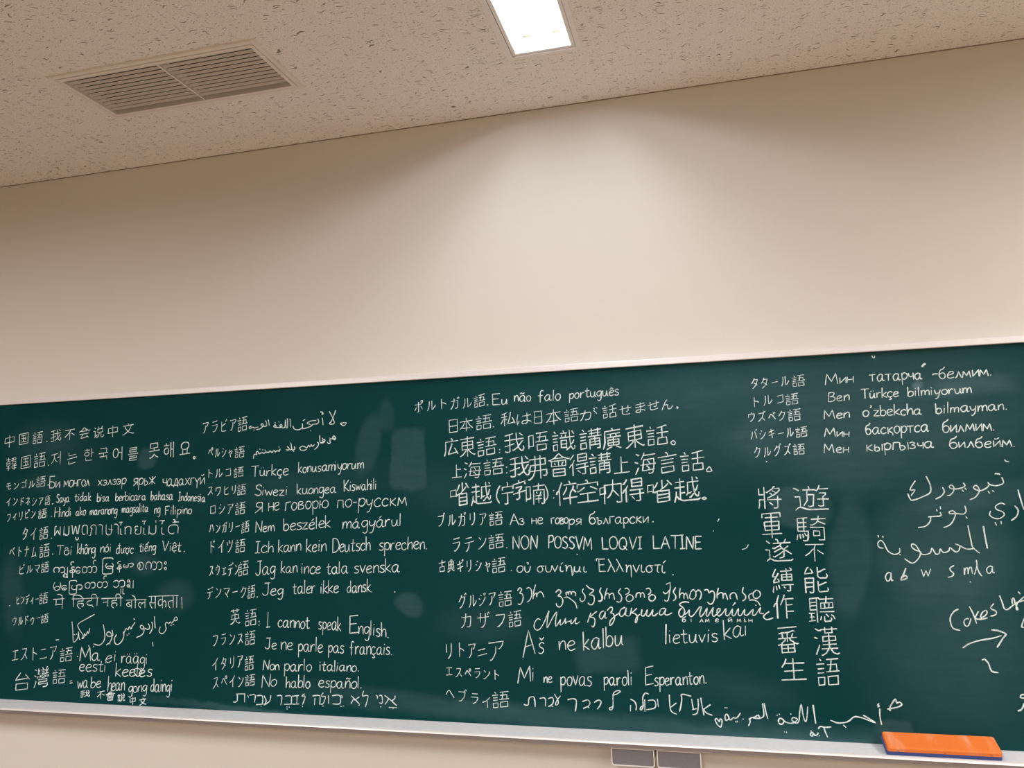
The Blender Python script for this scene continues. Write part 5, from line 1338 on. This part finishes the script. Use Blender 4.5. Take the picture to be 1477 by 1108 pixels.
def ribbon(bm, pts, width):
    """one chalk stroke: a low ridge of chalk lying on the board, pts in mm"""
    q = [pts[0]]
    for p in pts[1:]:
        if math.hypot(p[0] - q[-1][0], p[1] - q[-1][1]) > 0.4: q.append(p)
    if len(q) < 2: q.append((q[0][0] + 1.2, q[0][1] + 0.4))
    lift = -0.0003 - rng.random() * 0.0006
    ph = rng.random() * 6.28
    n = len(q); L = []; C = []; R = []
    wj = width * rng.uniform(0.86, 1.14)
    for i, p in enumerate(q):
        a = q[max(0, i - 1)]; c = q[min(n - 1, i + 1)]
        d1 = (p[0] - a[0], p[1] - a[1]); d2 = (c[0] - p[0], c[1] - p[1])
        l1 = math.hypot(*d1) or 1; l2 = math.hypot(*d2) or 1
        t = (d1[0] / l1 * (i > 0) + d2[0] / l2 * (i < n - 1), d1[1] / l1 * (i > 0) + d2[1] / l2 * (i < n - 1))
        lt = math.hypot(*t)
        if lt < 0.3: t = (d1[0] / l1, d1[1] / l1); lt = 1.0
        nx, nz = -t[1] / lt, t[0] / lt
        hwid = wj * 0.5 * (1 + 0.14 * math.sin(ph + i * 1.1))
        if i == n - 1: hwid *= 0.72
        L.append(bm.verts.new(((p[0] + nx * hwid) / 1000 - BXC, lift, (p[1] + nz * hwid) / 1000)))
        R.append(bm.verts.new(((p[0] - nx * hwid) / 1000 - BXC, lift, (p[1] - nz * hwid) / 1000)))
        C.append(bm.verts.new((p[0] / 1000 - BXC, lift - 0.0004, p[1] / 1000)))
    for i in range(n - 1):
        bm.faces.new((L[i], L[i + 1], C[i + 1], C[i])); bm.faces.new((C[i], C[i + 1], R[i + 1], R[i]))
    for i, sgn in ((0, -1), (n - 1, 1)):          # rounded ends
        j = 1 if i == 0 else n - 2
        d = (q[i][0] - q[j][0], q[i][1] - q[j][1]); l = math.hypot(*d) or 1
        e = wj * 0.32
        T = bm.verts.new(((q[i][0] + d[0] / l * e) / 1000 - BXC, lift, (q[i][1] + d[1] / l * e) / 1000))
        if i == 0: bm.faces.new((T, L[0], C[0])); bm.faces.new((T, C[0], R[0]))
        else: bm.faces.new((T, C[i], L[i])); bm.faces.new((T, R[i], C[i]))
CHALK = 3.6
def lay_run(bm, kind, text, x0, z0, x1, z1, h, wt):
    strokes = []
    if kind == 'J':
        cells = [text] if text in GLYPHS else list(text)
        for i, ch in enumerate(cells):
            jx, jz, js = rng.uniform(-3, 3), rng.uniform(-4, 4), rng.uniform(0.93, 1.05)
            if len(cells) == 1: jx = jz = 0; js = 1
            for st in parse(GLYPHS[ch]):
                strokes.append([(i * 100 + 50 + (p[0] - 50) * js + jx + rng.uniform(-.8, .8), (p[1] - 40) * js + 40 + jz + 0.09 * (p[0] - 50) * (text not in GLYPHS or len(text) == 1) + rng.uniform(-.8, .8)) for p in st])
        xs = [p[0] for s in strokes for p in s]; zs = [p[1] for s in strokes for p in s]
        ax, bx, az, bz = min(xs), max(xs), min(zs), max(zs)
        place = lambda p: ((p[0] - ax) / max(bx - ax, 1), (p[1] - az) / max(bz - az, 1))
    else:
        x = 0.0
        for ch in text:
            parts = parse(LETTERS[ch]); wid = max(p[0] for s in parts for p in s)
            jz = rng.uniform(-.25, .25); js = rng.uniform(0.93, 1.07); sl = rng.uniform(-.02, .06)
            for st in parts:
                cp = curve([(p[0] + rng.uniform(-.1, .1), p[1] + rng.uniform(-.1, .1), p[2]) for p in st])
                strokes.append([(x + px * js + pz * sl, pz * js + jz) for px, pz in cp])
            x += wid + (0.65 if wid > 1.2 else 1.25) + rng.uniform(-.1, .2)
        xs = [p[0] for s in strokes for p in s]; ax, bx = min(xs), max(xs)
        place = lambda p: ((p[0] - ax) / max(bx - ax, .5), p[1] / 9.0)
    if kind == 'T' and len(text) > 1: x1 -= 0.04 * (x1 - x0)
    thin = 0.74 if (kind == 'J' and h < 45) else 0.84 if h < 60 else 1.0
    for s in strokes:
        pts = []
        for p in s:
            u, v = place(p)
            pts.append((x0 + (x1 - x0) * u, z0 + (z1 - z0) * u + h * v))
        ribbon(bm, pts, CHALK * wt * thin)
for label, runs, free in ROWS:
    bm = bmesh.new()
    for r in runs: lay_run(bm, *r)
    for wt, s in free:
        ribbon(bm, curve(parse(s)[0], 3), CHALK * 0.95 * wt)
    o = link_mesh('chalk_writing', bm, M_CHALK, board)
    o['label'] = 'white chalk handwriting ' + label

# ---------------------------------------------------------------- board eraser leaning in the tray
ES = math.radians(18)
EW, EL, TF, TO = 0.076, 0.303, 0.0118, 0.0125
er = empty('board_eraser', (0.6195, -0.0755, BOARD_Z - 0.0052), 'orange chalkboard eraser with blue felt leaning in the chalk tray', 'eraser')
er.rotation_euler = (ES, 0, 0)      # local y runs up the slope toward the board, local z away from it
def slab(x0, x1, y0, y1, z0, z1, r, seg=5, top=0.0):
    bm = bmesh.new(); out = []
    for cx, cy, a0 in ((x1 - r, y0 + r, -90), (x1 - r, y1 - r, 0), (x0 + r, y1 - r, 90), (x0 + r, y0 + r, 180)):
        for k in range(seg + 1):
            t = math.radians(a0 + 90 * k / seg); out.append((cx, cy, r, t))
    rings = [(z0, 0)] + ([(z1 - top, 0), (z1 - top * .3, top * .3), (z1, top)] if top else [(z1, 0)])
    R_ = [[bm.verts.new((cx + (r - ins) * math.cos(t), cy + (r - ins) * math.sin(t), z)) for cx, cy, r, t in out] for z, ins in rings]
    n = len(out)
    for a, b_ in zip(R_[:-1], R_[1:]):
        for k in range(n): bm.faces.new((a[k], a[(k + 1) % n], b_[(k + 1) % n], b_[k]))
    bm.faces.new(R_[0][::-1]); bm.faces.new(R_[-1])
    return bm
def orange_material():
    m, nt, b = mat('orange_plastic')
    tc = node(nt, 'ShaderNodeTexCoord')
    mp = node(nt, 'ShaderNodeMapping'); mp.inputs['Scale'].default_value = (18, 5, 1); mp.inputs['Rotation'].default_value = (0, 0, 0.35)
    nt.links.new(tc.outputs['Object'], mp.inputs['Vector'])
    n1 = node(nt, 'ShaderNodeTexNoise'); n1.inputs['Scale'].default_value = 1.0; n1.inputs['Detail'].default_value = 4
    nt.links.new(mp.outputs[0], n1.inputs['Vector'])
    n2 = node(nt, 'ShaderNodeTexNoise'); n2.inputs['Scale'].default_value = 170; n2.inputs['Detail'].default_value = 3
    nt.links.new(tc.outputs['Object'], n2.inputs['Vector'])
    dust = math_node(nt, 'MULTIPLY', smooth(nt, n1.outputs['Fac'], 0.46, 0.66), math_node(nt, 'MULTIPLY_ADD', n2.outputs['Fac'], 0.7, 0.05))
    mx = node(nt, 'ShaderNodeMix', data_type='RGBA'); mx.inputs[6].default_value = (0.86, 0.205, 0.035, 1); mx.inputs[7].default_value = (0.88, 0.55, 0.40, 1)
    nt.links.new(dust, mx.inputs[0]); nt.links.new(mx.outputs[2], b.inputs['Base Color'])
    b.inputs['Roughness'].default_value = 0.42
    return m
M_ORANGE = orange_material()
link_mesh('felt_pad', slab(-EL / 2 - .0025, EL / 2 - .001, 0.001, EW + .001, 0.0, TF, .004), M_FELT, er)
back = link_mesh('plastic_back', slab(-EL / 2, EL / 2, 0.0, EW, TF, TF + TO, .007, top=.0035), M_ORANGE, er)
for sx in (-.122, .002, .122):
    bm = bmesh.new(); bmesh.ops.create_uvsphere(bm, u_segments=10, v_segments=6, radius=.0022)
    for v in bm.verts: v.co = Vector((v.co.x * 1.6 + sx, v.co.y * .5, v.co.z * .55 + TF + .0028))
    link_mesh('stud', bm, M_STUD, back)

# ---------------------------------------------------------------- the two drawers under the tray
def drawer(x0, x1, label):
    xc = (x0 + x1) / 2; h = 0.0545; q = 0.080; top = -0.0268
    t = empty('chalk_drawer', (xc, -q / 2, BOARD_Z + top - h), label, 'drawer', 'drawers under the chalk tray')
    W = (x1 - x0) / 2; yb, yf = q / 2 + .020, -q / 2 + .004
    def outline(w, z0, z1, r, seg=6):
        pts = [(-w, z1), (-w, z0 + r)]
        for k in range(1, seg + 1):
            a = math.pi + math.pi / 2 * k / seg; pts.append((-w + r + r * math.cos(a), z0 + r + r * math.sin(a)))
        pts += [(w - r, z0)]
        for k in range(1, seg + 1):
            a = -math.pi / 2 + math.pi / 2 * k / seg; pts.append((w - r + r * math.cos(a), z0 + r + r * math.sin(a)))
        pts += [(w, z1)]
        return pts
    def prism(pts, y0, y1):
        bm = bmesh.new(); A = [bm.verts.new((x, y0, z)) for x, z in pts]; B = [bm.verts.new((x, y1, z)) for x, z in pts]; n = len(pts)
        for k in range(n): bm.faces.new((A[k], A[(k + 1) % n], B[(k + 1) % n], B[k]))
        bm.faces.new(A[::-1]); bm.faces.new(B); bmesh.ops.recalc_face_normals(bm, faces=bm.faces)
        return bm
    link_mesh('drawer_box', prism(outline(W - .003, .002, h - .002, .008), yf + .0005, yb), M_STEEL, t)
    link_mesh('front_panel', prism(outline(W - .0030, .0030, h - .0030, .007), yf - .0015, yf), M_STEEL, t)
    # raised bright rim round the front
    o_, i_ = outline(W, 0, h, .009), outline(W - .0032, .0032, h - .0032, .0065)
    bm = bmesh.new(); n = len(o_)
    O0 = [bm.verts.new((x, yf, z)) for x, z in o_]; O1 = [bm.verts.new((x * .992, yf - .005, .5 * h + (z - .5 * h) * .985)) for x, z in o_]; I1 = [bm.verts.new((x, yf - .005, z)) for x, z in i_]; I0 = [bm.verts.new((x, yf - .001, z)) for x, z in i_]
    for a, b_ in ((O0, O1), (O1, I1), (I1, I0)):
        for k in range(n): bm.faces.new((a[k], a[(k + 1) % n], b_[(k + 1) % n], b_[k]))
    bmesh.ops.recalc_face_normals(bm, faces=bm.faces)
    link_mesh('front_rim', bm, M_CHROME, t)
drawer(-0.3455, -0.2095, 'grey metal drawer under the chalk tray, the left one of the pair')
drawer(-0.2025, -0.0668, 'grey metal drawer under the chalk tray, the right one, nearer the eraser')
